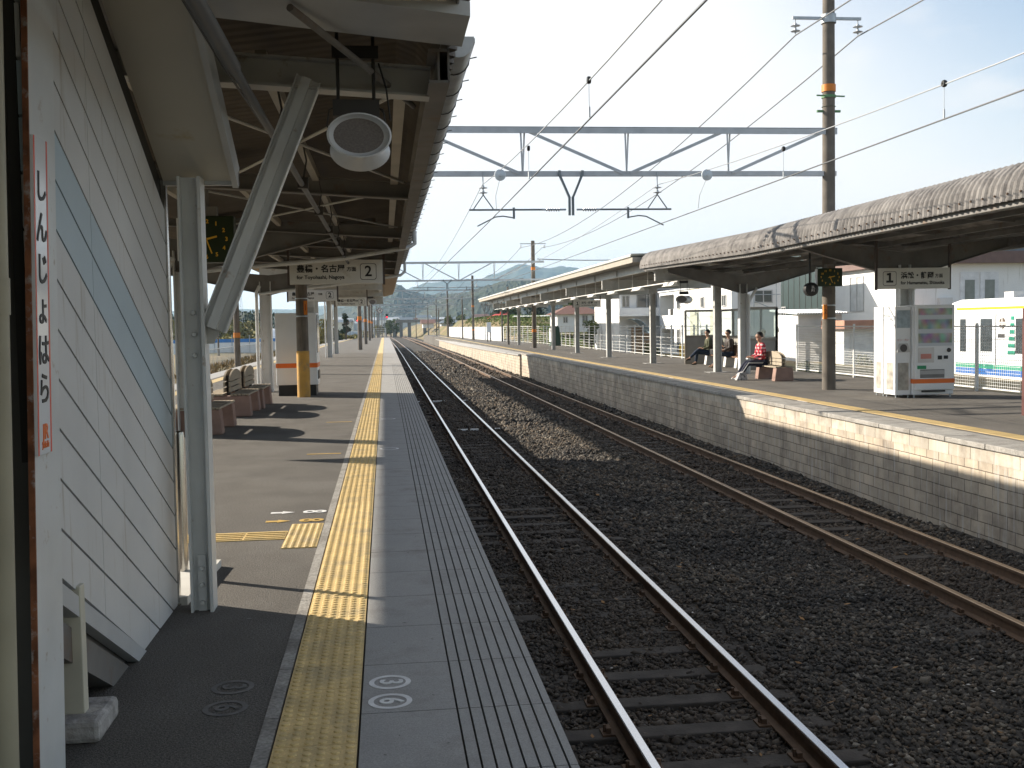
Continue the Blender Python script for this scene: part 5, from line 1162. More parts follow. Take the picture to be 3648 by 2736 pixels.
p2 = person((12.10, 36.9, RF), q, 'person in a puffy brown coat and jeans sitting between the two white columns', downj, denim, tan, seat=.40, legout=.10, puffy=1.25, hair_long=True)
p4 = person((12.72, 35.2, RF), R(180), 'person in a cream knit hat behind the shelter glass', greyw, denim, shoeb, hat=mat('cream_knit', (.62, .55, .42), .9, var=.15, scale=30), seat=.40)
o = wthing('gadget', (10.0, 29.0, .5), 'small white device in the hands of the plaid-jacketed person', 'device'); MB().box(9.99, 10.07, 28.93, 29.08, .42, .45).build('case', whitev, o)
o = wthing('shopping_bag', (10.0, 28.9, RF), 'black and white checked bag on the ground by the striped trousers', 'bag')
m = MB(); m.prism([(-.16, 0), (.16, 0), (.13, .16), (.05, .24), (-.08, .2)], -.1, .1, 'Y'); b = m.build('bag', None or (lambda: (lambda mm: mm)(mat('checked_bag', (.35, .35, .35), .8, var=.95, scale=16)))(), o, bevel=.02); b.matrix_parent_inverse = Matrix(); b.location = (-.25, -.12, 0)
o = wthing('handbag', (12.0, 38.7, RF), 'black bag with a pale strap lying on the far peeling bench', 'bag'); m = MB(); m.box(11.95, 12.2, 38.5, 38.85, RF+.40, RF+.62); m.build('bag', black, o, bevel=.04)

# ------------------------------------------------------------------ train
T = wthing('railcar', (23.4, 30, -1.7), 'white railcar with orange, green and blue stripes parked beyond the mesh fence', 'train')
tw = mat('train_white', (.78, .80, .82), .35, var=.02); X0 = 22.0; zr = -1.45
prof = [(X0, zr+.55), (X0, zr+3.0), (X0+.04, zr+3.35), (X0+.22, zr+3.6), (X0+1.4, zr+3.62), (X0+2.5, zr+3.48), (X0+2.74, zr+3.2), (X0+2.8, zr+2.9), (X0+2.8, zr+.55)]
m = MB(); m.prism(prof, 20, 39.5, 'Y')
cap = []; 
pe = [(X0+1.4+(x-X0-1.4)*.93, zr+2.0+(z-zr-2.0)*.93) for x, z in prof]; n = len(prof)
m.add([(x, 39.5, z) for x, z in prof]+[(x, 40.3, z) for x, z in pe], [(i, (i+1)%n, n+(i+1)%n, n+i) for i in range(n)]+[tuple(range(n, 2*n))]); m.build('body', tw, T)
for z0, z1, mm, nm in ((zr+3.20, zr+3.29, mat('stripe_orange', (.85, .40, .02), .4), 'orange_stripe'), (zr+1.03, zr+1.19, mat('stripe_green', (.02, .26, .17), .4), 'green_stripe'), (zr+.80, zr+1.025, mat('stripe_blue', (.02, .12, .40), .4), 'blue_stripe')):
    MB().box(X0-.012+ (.03 if nm == 'orange_stripe' else 0), X0+.05, 20, 39.5, z0, z1).build(nm, mm, T)
# windows from image offsets (Y positions)
def xy(pxF): # column in the right crop -> Y on the train side
    return None
for (ya, yb, nm) in ((38.8, 39.2, 'cab_window'), (33.4, 35.52, 'window'), (30.9, 33.0, 'window'), (28.4, 30.5, 'window'), (25.9, 28.0, 'window'), (23.4, 25.5, 'window')):
    w = MB(); w.box(X0-.015, X0+.01, ya, yb, .17, 1.41); w.build(nm, darkglass, T, bevel=.007)
MB().box(X0-.01, X0+.02, 36.78, 37.98, -.95, 1.55).build('door', mat('train_door', (.70, .74, .78), .35), T)
MB().box(X0-.02, X0-.008, 36.98, 37.76, .21, 1.41).build('door_window', darkglass, T, bevel=.005)
for ya in (36.74, 37.99): MB().box(X0-.013, X0, ya, ya+.035, -.6, 1.6).build('door_seam', dark, T)
m = MB(); m.lathe([(.001, -.02), (.19, -.02), (.19, 0)], (X0, 36.34, 1.25), 'X', 24); m.build('emblem', mat('emblem_brown', (.10, .07, .05), .5), T)
m = MB(); m.box(X0-.026, X0-.02, 36.10, 36.58, 1.26, 1.29); m.box(X0-.026, X0-.02, 36.10, 36.58, 1.20, 1.23); m.box(X0-.026, X0-.02, 36.32, 36.36, 1.05, 1.45); m.build('emblem', whitev, T)
for k in range(6): MB().box(X0-.015, X0, 35.62-.015*k, 35.80+.04*k, 1.36-.245*k, 1.49-.245*k).build('green_dash', MATS['stripe_green'], T)
MB().box(X0-.015, X0, 36.2, 36.62, .73, .86).build('destination_plate', dark, T)
m = MB(); m.box(X0+.6, X0+2.2, 33.0, 35.9, zr+3.6, zr+3.86); m.box(X0+.7, X0+2.0, 36.8, 37.4, zr+3.6, zr+3.84); m.build('roof_unit', mat('roof_unit', (.5, .5, .48), .6), T)
m = MB(); m.box(X0+.2, X0+2.6, 21, 38.5, zr+.1, zr+.56); m.build('underframe', dark, T)

# ------------------------------------------------------------------ buildings
winf = mat('window_frame', (.45, .45, .44), .5)
def window(par, face, a0, a1, z0, z1, at, d=.06, m_=darkglass, bars=1):
    # face 'X-' : plane x=at, a is Y ; 'Y-' : plane y=at, a is X
    m = MB(); f = .06
    if face == 'X-':
        for (p, q, r_, s) in ((a0, a1, z0, z0+f), (a0, a1, z1-f, z1), (a0, a0+f, z0+f, z1-f), (a1-f, a1, z0+f, z1-f), ((a0+a1)/2-f/2, (a0+a1)/2+f/2, z0+f, z1-f)): m.box(at-.05, at+.02, p, q, r_, s)
        w = m.build('window', winf, par); g = MB().box(at-.02, at+.015, a0+.02, a1-.02, z0+.02, z1-.02)
    else:
        for (p, q, r_, s) in ((a0, a1, z0, z0+f), (a0, a1, z1-f, z1), (a0, a0+f, z0+f, z1-f), (a1-f, a1, z0+f, z1-f), ((a0+a1)/2-f/2, (a0+a1)/2+f/2, z0+f, z1-f)): m.box(p, q, at-.05, at+.02, r_, s)
        w = m.build('window', winf, par); g = MB().box(a0+.02, a1-.02, at-.02, at+.015, z0+.02, z1-.02)
    k = g.build('pane', m_, w)
    if par.get('_w'): k.matrix_parent_inverse = Matrix()  # window keeps world coordinates in its mesh
    return w
# apartment block with cream stripes, face towards the tracks
A_ = wthing('apartment_block', (21, 68, -1.2), 'white apartment block with cream stripes and recessed balconies behind the shelter', 'building'); FX = 20.0; gz = -1.25
m = MB(); m.box(FX, FX+3, 66, 73.2, gz, 3.62); m.build('wall', white_wall, A_)
MB().box(FX, FX+2.98, 60.7, 66, gz, 5.6).build('stair_tower', white_wall, A_)
window(A_, 'Y-', 21.35, 22.47, 2.5, 3.26, 60.7)
m = MB()
for a, b in (((21.2, 60.4, 2.98), (22.9, 60.4, 2.98)), ((21.25, 60.4, 1), (21.25, 60.4, 4)), ((22.6, 60.4, 1), (22.6, 60.4, 5)), ((21.3, 60.4, 2.6), (22.5, 60.4, 2.1))): m.tube([a, b], .025, 6)
m.build('scaffold_pipes', galv, A_)
m = MB(); m.box(FX, FX+3, 77.0, 77.2, gz, 3.62); m.box(FX+1.2, FX+3, 73.2, 77.0, gz, 3.6); m.box(FX, FX+1.2, 73.2, 77.0, 3.4, 3.62); m.box(FX, FX+1.2, 73.2, 77, 1.0, 1.2); m.box(FX, FX+.08, 73.2, 77.0, 1.2, 1.95); m.box(FX, FX+.08, 73.2, 77, gz, -.3); m.build('balcony_bay', white_wall, A_)
m = MB(); m.box(FX+1.19, FX+1.15, 74, 76.4, 1.25, 2.9); m.box(FX+1.19, FX+1.15, 74, 76.4, -1, .7); m.build('balcony_window', darkglass, A_)
for ya, yb in ((67.3, 69.2), (62.6, 64.8)): MB().box(FX-.02, FX, ya, yb, gz, 3.62).build('cream_stripe', cream, A_)
for (ya, z0, z1) in ((71.6, 2.35, 3.05), (71.6, -.6, 1.0), (66.0, 2.35, 3.05), (66.0, -.6, 1.0), (61.6, 2.35, 3.05)): window(A_, 'X-', ya, ya+.7, z0, z1, FX-.02)
MB().box(FX-.1, FX+3.1, 66.01, 77.3, 3.62, 3.72).build('roof', greyw, A_)
o = wthing('banner', (19.9, 71, -1), 'yellow banner with dark characters on the white block wall', 'banner'); MB().box(19.90, 19.93, 69.6, 71.6, -1.0, -.05).build('sheet', mat('banner_yellow', (.75, .50, .03), .7), o)
for k in range(4): text('募集中', .17, mplusx(0, 0, 0) @ Matrix.Identity(4) if False else Matrix(((0, 0, -1, 19.895), (-1, 0, 0, 71.3-.42*k), (0, 1, 0, -.5), (0, 0, 0, 1))), mat('banner_brown', (.35, .12, .02), .7), o)
# laundry on the balcony
for k, (mm, yy) in enumerate(((whitev, 74.2), (shoeb, 74.9), (whitev, 75.5))):
    o = wthing('laundry', (FX+.3, yy, 1.9), ('white shirt', 'black garment', 'white towel')[k]+' drying on the white block balcony', 'laundry', 'laundry on the balcony'); MB().box(FX+.28, FX+.32, yy-.25, yy+.25, 1.5, 2.4).build('cloth', mm, o)
G_ = wthing('green_building', (31, 68, -1.2), 'dark green clad building rising behind the small shed', 'building'); MB().box(27.5, 38, 63.2, 75, gz, 7.6).build('wall', greenb, G_)
m = MB()
for k in range(12): m.box(27.48, 27.5, 63.2+k, 63.23+k, gz, 7.6)
m.build('cladding_seams', dark, G_)
window(G_, 'X-', 71.6, 72.4, .9, 2.4, 27.48)
# big white building
Wb = wthing('white_building', (29, 57, -1.2), 'big white building with a brown eave and a double door above the railcar', 'building')
MB().box(27.0, 42, 52.8, 62.6, gz, 4.25).build('wall', white_wall, Wb)
m = MB(); m.box(26.6, 42.4, 52.3, 63.0, 4.25, 4.85); m.build('eave', mat('eave_brown', (.17, .11, .095), .7), Wb)
m = MB(); m.prism([(26.6, 4.85), (42.4, 4.85), (41, 6.2), (28, 6.2)], 52.6, 62.8, 'Y'); m.build('roof', bluegrey, Wb)
window(Wb, 'X-', 58.4, 60.2, 1.9, 3.9, 27.0, m_=mat('frosted', (.55, .56, .55), .3))
for xa in (29.6, 30.7):
    D = MB().box(xa, xa+1.0, 52.75, 52.8, 1.5, 3.8).build('door', mat('door_white', (.7, .71, .72), .5), Wb); MB().box(xa+.25, xa+.78, 52.73, 52.75, 2.2, 3.4).build('door_window', mat('door_glass', (.22, .24, .22), .3), Wb)
m = MB(); m.box(26.7, 34, 51.6, 52.8, 1.55, 1.72); m.build('porch_eave', mat('porch_tan', (.45, .30, .18), .6), Wb)
MB().box(28.4, 29.1, 52.6, 52.8, 1.9, 2.5).build('meter_box', whitep, Wb)
# upper house at far right with laundry
H_ = wthing('apartment_house', (40, 66, -1), 'pale house with laundry on its balcony above the right end of the railcar', 'building')
MB().box(36, 48, 66, 74, gz, 8.5).build('wall', white_wall, H_); MB().box(35, 49, 64.8, 66, 3.0, 3.2).build('balcony', greyw, H_); MB().prism([(35.4, 8.5), (48.6, 8.5), (42, 10.5)], 65.5, 74.5, 'Y').build('roof', bluegrey, H_)
# shed with corrugated roof
Sd = wthing('small_shed', (22, 54.5, -1), 'small shed with pale siding and a white corrugated roof beside the shelter', 'shed')
MB().box(21.0, 23.3, 53.0, 56.4, -1.4, 1.74).build('wall', mat('siding', (.50, .48, .44), .8, var=.05), Sd)
MB().box(20.96, 20.99, 52.97, 56.42, -1.4, 1.72).build('side_wall', white_wall, Sd)
m = MB(); n = 20; vs = []
for i in range(n*2+1):
    x = 20.75+2.75*i/(2*n); z = 1.79+.07*(i % 2); vs += [(x, 52.6, z), (x, 56.6, z+.2)]
m.add(vs, [(2*i, 2*i+2, 2*i+3, 2*i+1) for i in range(2*n)]); m.add([(a, b, c-.03) for a, b, c in vs], [(2*i, 2*i+1, 2*i+3, 2*i+2) for i in range(2*n)]); m.build('roof', whitev, Sd)
m = MB(); m.lathe([(.001, -.12), (.13, -.10), (.16, 0)], (20.96, 55.8, 1.0), 'X', 12); m.build('vent_hood', whitep, Sd)
Sd2 = wthing('porch_shed', (23, 51, -.8), 'low white annex with a terracotta fascia between the pole and the recycling boxes', 'shed')
MB().box(22.1, 26.5, 50, 52, -1.4, 1.0).build('wall', white_wall, Sd2); MB().box(21.85, 26.6, 49.4, 52.2, 1.0, 1.42).build('fascia', mat('terracotta', (.42, .22, .15), .7), Sd2)
MB().box(22.4, 25.0, 49.95, 50, -1.0, .75).build('sash', mat('sash_white', (.7, .7, .68), .4), Sd2)
# houses behind the fence
def house(name, x, y, z, w, d, h, roof_h, wall, roof, label, hip=.8, over=.5):
    o = wthing(name, (x, y, z), label, 'house')
    MB().box(x, x+w, y, y+d, z, z+h).build('wall', wall, o)
    a, b, c, e = x-over, x+w+over, y-over, y+d+over; hx = min(hip*d, w*.45)
    m = MB(); m.add([(a, c, z+h), (b, c, z+h), (b, e, z+h), (a, e, z+h), (a+hx, (c+e)/2, z+h+roof_h), (b-hx, (c+e)/2, z+h+roof_h)], [(0, 1, 5, 4), (1, 2, 5), (2, 3, 4, 5), (3, 0, 4), (3, 2, 1, 0)]); m.build('roof', roof, o)
    return o
h = house('house', 17.7, 110, .6, 4.6, 5, 1.85, .95, white_wall, tileroof, 'white house with a brown hipped tile roof behind the hanging number 1 sign', .5)
for xa, xb, z0, z1 in ((18.3, 18.8, 1.55, 2.2), (19.6, 19.9, 1.2, 2.2), (20.3, 20.9, 1.6, 2.35), (21.3, 21.9, 1.6, 2.3)): window(h, 'Y-', xa, xb, z0, z1, 110)
h2 = house('house', 15.1, 152, 1.2, 3.0, 4, 1.2, .65, white_wall, redroof, 'low house with a bright red roof above the grassy bank', .3)
m = MB(); m.lathe([(.12, 0), (.12, .2), (.16, .25), (.001, .3)], (16.6, 154, 3.05), 'Z', 10); m.lathe([(.12, 0), (.12, .2), (.16, .25), (.001, .3)], (17.6, 154, 3.05), 'Z', 10); m.build('roof_vents', redroof, h2)
h = house('long_house', 17.2, 140, 1.2, 4.3, 4, 1.3, .15, white_wall, flatroof, 'long low white house to the right of the red roof', .1); window(h, 'Y-', 19.6, 20.3, 1.8, 2.3, 140)
h = house('house', 22.5, 128, .3, 5, 5, 1.8, .8, cream, bluegrey, 'cream house with a slate roof beyond the brown-roofed house', .5)
h = house('house', 9.2, 262, 1.0, 2.6, 5, 1.1, 1.0, white_wall, tileroof, 'gabled house standing beyond the road bridge', .01)
h = house('house', 11.2, 215, 1.4, 3.8, 6, .6, .9, greyw, bluegrey, 'grey slate roof beside the street lamp pole', .4)
# two storey white house with balcony and awnings
h = wthing('balcony_house', (17, 78, -1), 'white two storey house with a balcony and a curved blue awning', 'house')
MB().box(17.3, 26, 78.6, 88, -1.1, 4.1).build('wall', white_wall, h)
MB().box(17.0, 20.6, 77.2, 78.6, 1.95, 2.55).build('balcony', whitev, h)
m = MB(); m.box(17.2, 21.5, 77.8, 79, 3.75, 3.9); m.build('eave', mat('eave_dark', (.12, .12, .12), .6), h)
window(h, 'Y-', 17.5, 18.1, 2.6, 3.5, 78.6); window(h, 'Y-', 18.6, 20.2, 2.55, 3.65, 78.6)
m = MB(); pts = [(17.9+.1*k, 1.75-.006*k*k) for k in range(0, 14)]; m.prism([(a, b) for a, b in pts]+[(a, b-.03) for a, b in pts[::-1]], 76.2, 78.4, 'Y'); m.build('awning', mat('awning_blue', (.30, .42, .52), .4), h)
m = MB(); m.box(18.2, 19.6, 78.5, 78.6, -1, 1.1); m.build('porch_panel', mat('porch_wood', (.42, .30, .2), .7), h)
# roadside signs
o = wthing('roadside_sign', (19, 96, 2), 'red roadside sign with a white arrow seen between the columns', 'sign'); MB().box(19.0, 20.0, 96, 96.1, 2.3, 3.35).build('panel', mat('sign_red', (.65, .03, .05), .5), o); MB().bar((19.5, 96.15, -1), (19.5, 96.15, 2.4), .12, .12).build('post', galv, o)
m = MB(); m.bar((19.3, 95.98, 3.05), (19.85, 95.98, 2.85), .02, .05); m.bar((19.3, 95.98, 2.65), (19.85, 95.98, 2.85), .02, .05); m.build('arrow', whitev, o)
o = wthing('roadside_sign', (20, 90, 3), 'tall white roadside sign with an orange bar above the balcony house', 'sign'); MB().box(19.6, 21.2, 90, 90.1, 2.5, 4.2).build('panel', signw, o); MB().box(19.6, 21.2, 89.98, 90, 2.75, 2.95).build('orange_bar', orange, o); MB().bar((20.4, 90.2, -1), (20.4, 90.2, 2.6), .14, .14).build('post', galv, o)

# bridge over the track
Br = wthing('road_bridge', (8, 290, -1.3), 'low concrete road bridge crossing the far end of the tracks', 'bridge'); cb = mat('bridge_concrete', (.30, .28, .25), .9, var=.15)
MB().box(2.8, 24, 288, 294, 2.45, 2.95).build('deck', cb, Br); MB().box(2.8, 24, 287.9, 288.1, 2.95, 3.25).build('parapet', cb, Br)
for x in (2.3, 4.2, 6.4, 10.5): MB().box(x-.25, x+.55, 288.5, 293.5, -1.6, 2.45).build('pier', cb, Br)

# left distance
o = wthing('site_fence', (-14, 88, -.5), 'white sheet fence with a blue top strip across the field on the left', 'fence')
MB().box(-26, -8.6, 90, 90.1, -.45, .42).build('white_sheets', whitev, o); MB().box(-26, -8.6, 89.98, 90.12, .42, .70).build('blue_strip', mat('strip_blue', (.05, .20, .50), .5), o)
for k in range(12): MB().bar((-25+1.4*k, 89.9, -.6), (-25+1.4*k, 89.9, 1.0), .05, .05).build('post', galv, o)
pole(-5.95, 44.6, -1.2, 3.6, .13, 'concrete pole with orange tags standing past the left edge of the left platform', concp, ((2.6, .15, orange2), (1.15, .2, orange2)))
pole(-12.6, 84, -1, 2.2, .07, 'thin grey pole in the field beyond the blue-topped fence', concp2, name='line_pole')
o = wthing('pylon', (-27, 200, -1), 'lattice power pylon on the left horizon', 'pylon'); m = MB()
for s in (-1, 1):
    for q_ in (-1, 1): m.bar((-26.8+s*1.7, 200+q_*1.7, -1), (-26.8+s*.45, 200+q_*.45, 14), .06, .06)
for k in range(10):
    z = k*1.4; w0 = 1.7-(1.25)*(z+1)/15; z2_ = z+1.4; w1 = 1.7-1.25*(z2_+1)/15
    m.bar((-26.8-w0, 200-w0, z), (-26.8+w1, 200-w1, z2_), .04, .04); m.bar((-26.8+w0, 200-w0, z), (-26.8-w1, 200-w1, z2_), .04, .04); m.bar((-26.8-w0, 200-w0, z), (-26.8+w0, 200-w0, z), .04, .04)
m.build('lattice', mat('pylon_grey', (.5, .52, .54), .5), o)
o = wthing('storage_tank', (-9.6, 88, .4), 'white rounded tank top behind the left platform column', 'tank'); m = MB(); m.lathe([(1.1, 0), (1.1, .5), (.95, .9), (.6, 1.25), (.001, 1.4)], (-9.3, 92, .1), 'Z', 20); m.build('dome', whitev, o, smooth=True)

# ------------------------------------------------------------------ vegetation
def leaves(n, centres, radii, size, seed, flat=.7):
    r = np.random.default_rng(seed); centres = np.array(centres, float); radii = np.array(radii, float)
    w = radii**2; idx = r.choice(len(centres), n, p=w/w.sum()); d = r.normal(size=(n, 3)); d /= np.linalg.norm(d, axis=1)[:, None]
    rad = radii[idx]*np.cbrt(r.uniform(.25, 1, n)); P = centres[idx]+d*rad[:, None]*np.array([1, 1, flat])
    a = r.normal(size=(n, 3)); a /= np.linalg.norm(a, axis=1)[:, None]; b = np.cross(a, r.normal(size=(n, 3))); b /= np.linalg.norm(b, axis=1)[:, None]
    s = size*r.uniform(.5, 1.4, n)[:, None]; V = np.stack([P-a*s, P+b*s*.6, P+a*s, P-b*s*.6], 1).reshape(-1, 3); return V, np.arange(4*n).reshape(n, 4)
def crown(name, V, F, m_, parent):
    me = bpy.data.meshes.new(name); me.from_pydata(V.tolist(), [], F.tolist()); me.materials.append(m_); o = bpy.data.objects.new(name, me); COL.objects.link(o); o.parent = parent; o.matrix_parent_inverse = Matrix.Translation(-parent.location); return o
def tree(x, y, z, h, w, m_, label, seed, n=2600, name='tree', conic=False, size=None):
    o = wthing(name, (x, y, z), label, 'tree', None); r = random.Random(seed)
    m = MB(); m.tube([(x, y, z-.5), (x+.05*w, y, z+h*.45), (x, y, z+h*.8)], [w*.06, w*.04, w*.015], 7)
    cs = []; rs = []
    for k in range(16):
        t = r.uniform(.25, .95); ww = w*.5*(1-t if conic else math.sin(math.pi*min(1, t*.95))**.6); a = r.uniform(0, 6.28); q = r.uniform(.2, .8)*ww
        c = (x+q*math.cos(a), y+q*math.sin(a), z+h*t); cs.append(c); rs.append(max(.12*w, .28*w*(1.1-t if conic else 1)*r.uniform(.6, 1.1)))
        m.tube([(x, y, z+h*t*.6), c], [w*.02, w*.006], 5)
    m.build('trunk', twig, o); V, F = leaves(n, cs, rs, size or w*.045, seed); crown('crown', V, F, m_, o); return o
def bare_tree(x, y, z, h, w, label, seed):
    o = wthing('bare_tree', (x, y, z), label, 'tree'); r = random.Random(seed); m = MB()
    def br(p, d, l, rad, k):
        q = p+d*l; m.tube([p, q], [rad, rad*.65], 4, cap=False)
        if k == 0: return
        for _ in range(3 if k > 1 else 4):
            nd = (d+Vector((r.uniform(-1, 1), r.uniform(-1, 1), r.uniform(-.15, .6)))*.62).normalized(); br(q, nd, l*r.uniform(.62, .82), rad*.6, k-1)
    br(Vector((x, y, z)), Vector((0, 0, 1)), h*.3, w*.02, 5); m.build('branches', twig, o)
tree(-4.75, 132, -.6, 3.9, 2.2, leafd, 'dark conical evergreen beyond the left platform', 3, conic=True)
tree(-7.1, 134, -.6, 3.0, 2.6, leafy, 'yellow-green bush left of the dark evergreen', 4)
tree(-5.9, 128, -.6, 2.1, 1.8, leafd, 'low dark shrub in front of the evergreen', 5, name='shrub')
bare_tree(-4.0, 126, -.6, 3.2, 1.6, 'bare reddish tree right of the evergreen', 8)
bare_tree(14.7, 158, 1.6, 3.4, 2.2, 'wide bare brown tree left of the red roof', 9); bare_tree(15.9, 160, 1.6, 3.4, 2.2, 'second bare brown tree just behind the red roof', 10)
bare_tree(-12.6, 47, -.5, 3.0, 1.4, 'bare tree glimpsed beside the stair end trim', 11)
tree(23.3, 108, .2, 2.2, 2.0, leafm, 'green shrub beside the brown-roofed house', 12, name='shrub'); tree(16.6, 86, -.6, 2.2, 1.6, leafm, 'green shrub left of the balcony house', 13, name='shrub')
tree(15.6, 62, -1, 1.1, 1.4, leafm, 'small shrub in the field behind the fence', 14, n=900, name='shrub')
for i, (x, y, h_, w_, mm) in enumerate(((1.5, 285, 4.4, 3.4, leafm), (.3, 300, 3.8, 3.2, leafd), (3.0, 300, 4.6, 3.6, leafm), (-1.8, 290, 3.0, 3.2, leafy), (18.5, 172, 2.6, 3, leafd), (21, 176, 2.8, 3.4, leafm), (24, 170, 3.2, 3.6, leafd), (16.5, 235, 2.0, 3, leafm), (26, 150, 3.5, 4, leafm), (10.0, 168, 1.2, 2.0, leafm))):
    tree(x, y, -1.2 if x < 5 else 1.6, h_, w_, mm, 'round tree in the distance, number %s from the left among the far trees' % ordn[min(i, 11)], 20+i, n=1500, name='tree')
tree(13.5, 33.6, -.9, 1.0, .9, leafm, 'low shrub between the shed and the mesh fence', 31, n=700, name='shrub'); tree(22.6, 48.8, -1.3, 1.0, 1.4, leafm, 'low shrub under the terracotta fascia', 32, n=700, name='shrub')
# tree line and scrub left
def belt(name, n, xf, yr, hf, size, m_, seed):
    r = np.random.default_rng(seed); cs = []; rs = []
    for k in range(n):
        x = r.uniform(*xf); y = r.uniform(*yr); h_ = hf*r.uniform(.5, 1.1); cs.append((x, y, -.8+h_*.55)); rs.append(h_*.55)
    V, F = leaves(n*170, cs, rs, size, seed, .9); me = bpy.data.meshes.new(name); me.from_pydata(V.tolist(), [], F.tolist()); me.materials.append(m_); o = bpy.data.objects.new(name, me); COL.objects.link(o); tag(o, kind='stuff')
belt('tree_line', 60, (-75, -22), (215, 260), 6.0, .5, leafd, 41); belt('tree_line', 50, (-60, -14), (170, 190), 3.6, .4, leafy, 42)
belt('scrub', 70, (-30, -9.8), (100, 125), 1.5, .16, leafy, 43); belt('scrub', 40, (-9, -2.5), (150, 190), 1.6, .2, leafy, 44)
belt('scrub', 60, (12, 34), (190, 250), 1.6, .3, leafm, 45)
# grass tufts on the bank
r = np.random.default_rng(5); n = 26000
gxx = r.uniform(9.5, 27, n); gyy = r.uniform(98, 190, n); gzz = groundz(gxx, gyy); s = r.uniform(.08, .26, n); a = r.uniform(0, 6.28, n)
P = np.stack([gxx, gyy, gzz], 1); d = np.stack([np.cos(a), np.sin(a), 0*a], 1)*s[:, None]*.5; up = np.stack([r.normal(0, .1, n), r.normal(0, .1, n), s], 1)
V = np.stack([P-d, P+d, P+up], 1).reshape(-1, 3); F = np.arange(3*n).reshape(n, 3)
me = bpy.data.meshes.new('grass'); me.from_pydata(V.tolist(), [], F.tolist()); me.materials.append(mat('grass_blades', (.11, .17, .035), .9, var=.5, scale=.35, dirt=(.24, .18, .06), dirt_amt=.4, dscale=.15)); o = bpy.data.objects.new('grass', me); COL.objects.link(o); tag(o, kind='stuff')
n = 9000; gxx = r.uniform(-9.2, -7.4, n); gyy = r.uniform(30, 130, n); s = r.uniform(.05, .35, n); a = r.uniform(0, 6.28, n); P = np.stack([gxx, gyy, groundz(gxx, gyy)], 1); d = np.stack([np.cos(a), np.sin(a), 0*a], 1)*s[:, None]*.25; up = np.stack([r.normal(0, .1, n), r.normal(0, .1, n), s], 1)
V = np.stack([P-d, P+d, P+up], 1).reshape(-1, 3); F = np.arange(3*n).reshape(n, 3); me = bpy.data.meshes.new('grass'); me.from_pydata(V.tolist(), [], F.tolist()); me.materials.append(drygrass); o = bpy.data.objects.new('grass', me); COL.objects.link(o); tag(o, kind='stuff')

r = np.random.default_rng(77)
def flecks(name, n, xr, yr, zf, size, m_, tilt=.4):
    x = r.uniform(*xr, n); y = yr[0]+(yr[1]-yr[0])*r.uniform(0, 1, n)**1.5; z = zf(x, y); s = size*r.uniform(.4, 1.3, n)[:, None]; a = r.uniform(0, 6.28, n)
    P = np.stack([x, y, z], 1); u = np.stack([np.cos(a), np.sin(a), r.uniform(-tilt, tilt, n)], 1)*s; w = np.stack([-np.sin(a), np.cos(a), r.uniform(-tilt, tilt, n)], 1)*s*.55
    V = np.stack([P-u, P+w, P+u, P-w], 1).reshape(-1, 3); me = bpy.data.meshes.new(name); me.from_pydata(V.tolist(), [], np.arange(4*n).reshape(n, 4).tolist()); me.materials.append(m_); o = bpy.data.objects.new(name, me); COL.objects.link(o); tag(o, kind='stuff')
flecks('fallen_leaves', 260, (.8, 7.5), (3, 30), lambda x, y: bedz(x, y)+.05, .035, mat('leaf_litter', (.24, .13, .05), .8, var=.4, scale=3))
flecks('pale_chips', 160, (.8, 7.5), (3, 30), lambda x, y: bedz(x, y)+.045, .018, mat('pale_chip', (.45, .43, .40), .8, var=.2))
flecks('gum_spots', 90, (-4.5, -.5), (3.2, 26), lambda x, y: 0*x+.0012, .016, mat('gum', (.20, .19, .175), .8, var=.3, scale=5), 0)
flecks('gum_spots', 26, (-.12, .24), (3.2, 14), lambda x, y: 0*x+.0032, .010, mat('gum_dark', (.16, .155, .15), .8, var=.3, scale=5), 0)
# ------------------------------------------------------------------ hills
def ridge(name, pts, y, depth, seed, rough=1.0, nx=260, ny=44):
    # pts: (x, z) skyline at distance y
    xs = np.array([p[0] for p in pts]); zs = np.array([p[1] for p in pts])
    X = np.linspace(xs[0], xs[-1], nx); Yv = np.linspace(-1, 1, ny)
    XX, TT = np.meshgrid(X, Yv); sk = np.interp(XX, xs, zs)
    prof_ = np.clip(1-np.abs(TT)**1.35, 0, 1); sc = (xs[-1]-xs[0])/nx
    Zz = sk*prof_*(1+.16*rough*(fbm(XX/(sc*22)+seed, TT*5+seed)-1)*(1-prof_*.85))+rough*sk*.02*(fbm(XX/(sc*1.6), TT*22+seed)-.95)*2
    YY = y+TT*depth; v = np.stack([XX.ravel(), YY.ravel(), Zz.ravel()-1.5], 1); i = np.arange(nx*ny).reshape(ny, nx); f = np.stack([i[:-1,:-1], i[:-1,1:], i[1:,1:], i[1:,:-1]], -1).reshape(-1, 4)
    me = bpy.data.meshes.new(name); me.from_pydata(v.tolist(), [], f.tolist()); me.materials.append(forest); o = bpy.data.objects.new(name, me); COL.objects.link(o); return tag(o, kind='structure')
ridge('hills', [(-900, 30), (-500, 60), (-250, 55), (-120, 70), (20, 95), (68, 107), (116, 121), (180, 127), (220, 129), (265, 133), (315, 147), (348, 161), (366, 169), (383, 170), (409, 167), (437, 162), (466, 160), (497, 166), (550, 158), (640, 130), (760, 100), (1100, 70), (1600, 20)], 3000, 520, 1, 1)
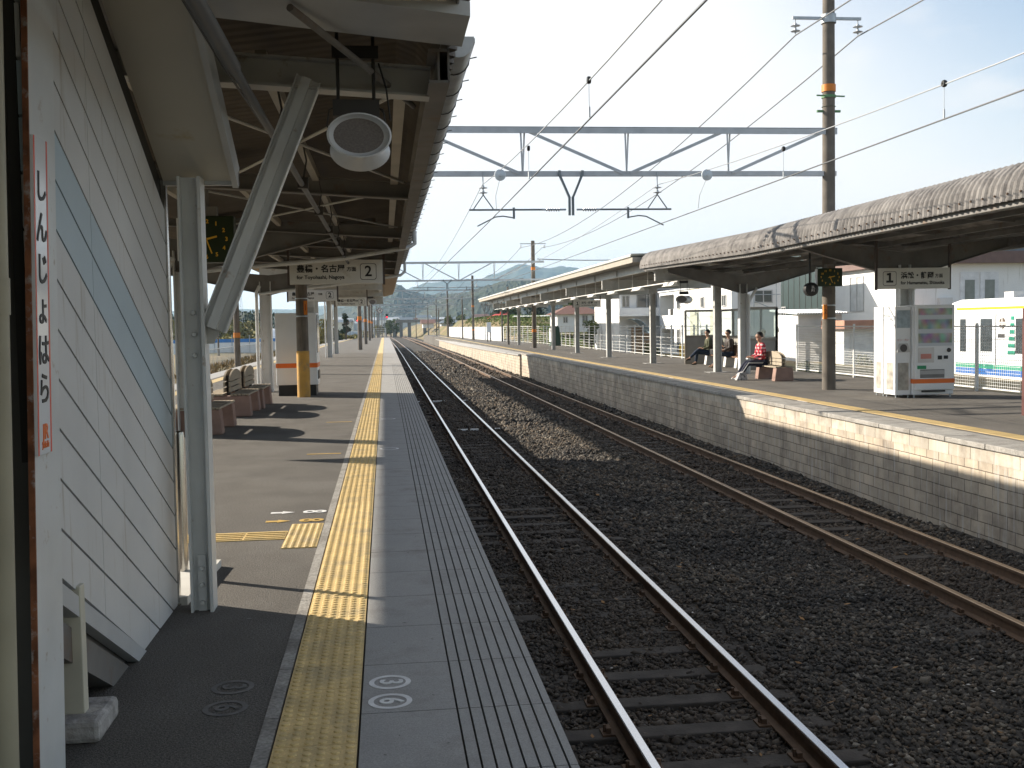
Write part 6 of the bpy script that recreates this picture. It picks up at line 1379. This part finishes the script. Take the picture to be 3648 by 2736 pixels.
ridge('hills', [(-240, 6), (-120, 14), (-69, 17), (-58, 22), (-51, 25), (-37, 26), (-20, 33), (0, 44), (8, 49), (15, 50), (19.4, 48), (25, 44), (30, 42), (39, 40), (47, 39), (53, 38), (64, 39), (80, 37), (110, 30), (160, 16)], 1200, 160, 2, 1.3)
ridge('hills', [(20, 6), (40, 22), (54, 29), (69, 30), (76, 33), (81, 35), (92, 38), (105, 40.5), (122, 41.5), (135, 40), (160, 42), (200, 46), (260, 40), (340, 28), (420, 10)], 900, 130, 3, 1.3)
ridge('hills', [(-400, 10), (-300, 14), (-180, 12), (-120, 16), (-60, 8)], 1000, 120, 4, 1.2, 120, 24)
# distant town: small houses at the foot of the hills
r = random.Random(12); hp = None
tw_l = ['white', 'pale', 'cream', 'grey']
for i in range(26):
    x = -30+i*3.1+r.uniform(-1, 1); y = 520+r.uniform(-60, 120); w_ = r.uniform(4, 8); h_ = r.uniform(3, 6)
    o = wthing('town_house', (x, y, 0), 'small distant house at the foot of the hills', 'house', 'distant town houses')
    MB().box(x, x+w_, y, y+6, -1, h_).build('wall', r.choice([white_wall, cream, greyw]), o)
    MB().add([(x-.4, y-.4, h_), (x+w_+.4, y-.4, h_), (x+w_+.4, y+6.4, h_), (x-.4, y+6.4, h_), (x, y+3, h_+1.5), (x+w_, y+3, h_+1.5)], [(0, 1, 5, 4), (1, 2, 5), (2, 3, 4, 5), (3, 0, 4), (3, 2, 1, 0)]).build('roof', r.choice([bluegrey, tileroof, greyw]), o)

# ------------------------------------------------------------------ haze
m = bpy.data.materials.new('haze'); m.use_nodes = True; n = m.node_tree.nodes; n.remove(n['Principled BSDF'])
v = n.new('ShaderNodeVolumePrincipled'); v.inputs['Color'].default_value = (.50, .76, 1, 1); v.inputs['Density'].default_value = .00019; v.inputs['Anisotropy'].default_value = .4
m.node_tree.links.new(v.outputs[0], n['Material Output'].inputs['Volume'])
o = MB().box(-4000, 4000, -100, 3900, -4, 200).build('haze', m); tag(o, kind='stuff')
for ob in bpy.data.objects:
    if ob.get('_w') is not None: del ob['_w']
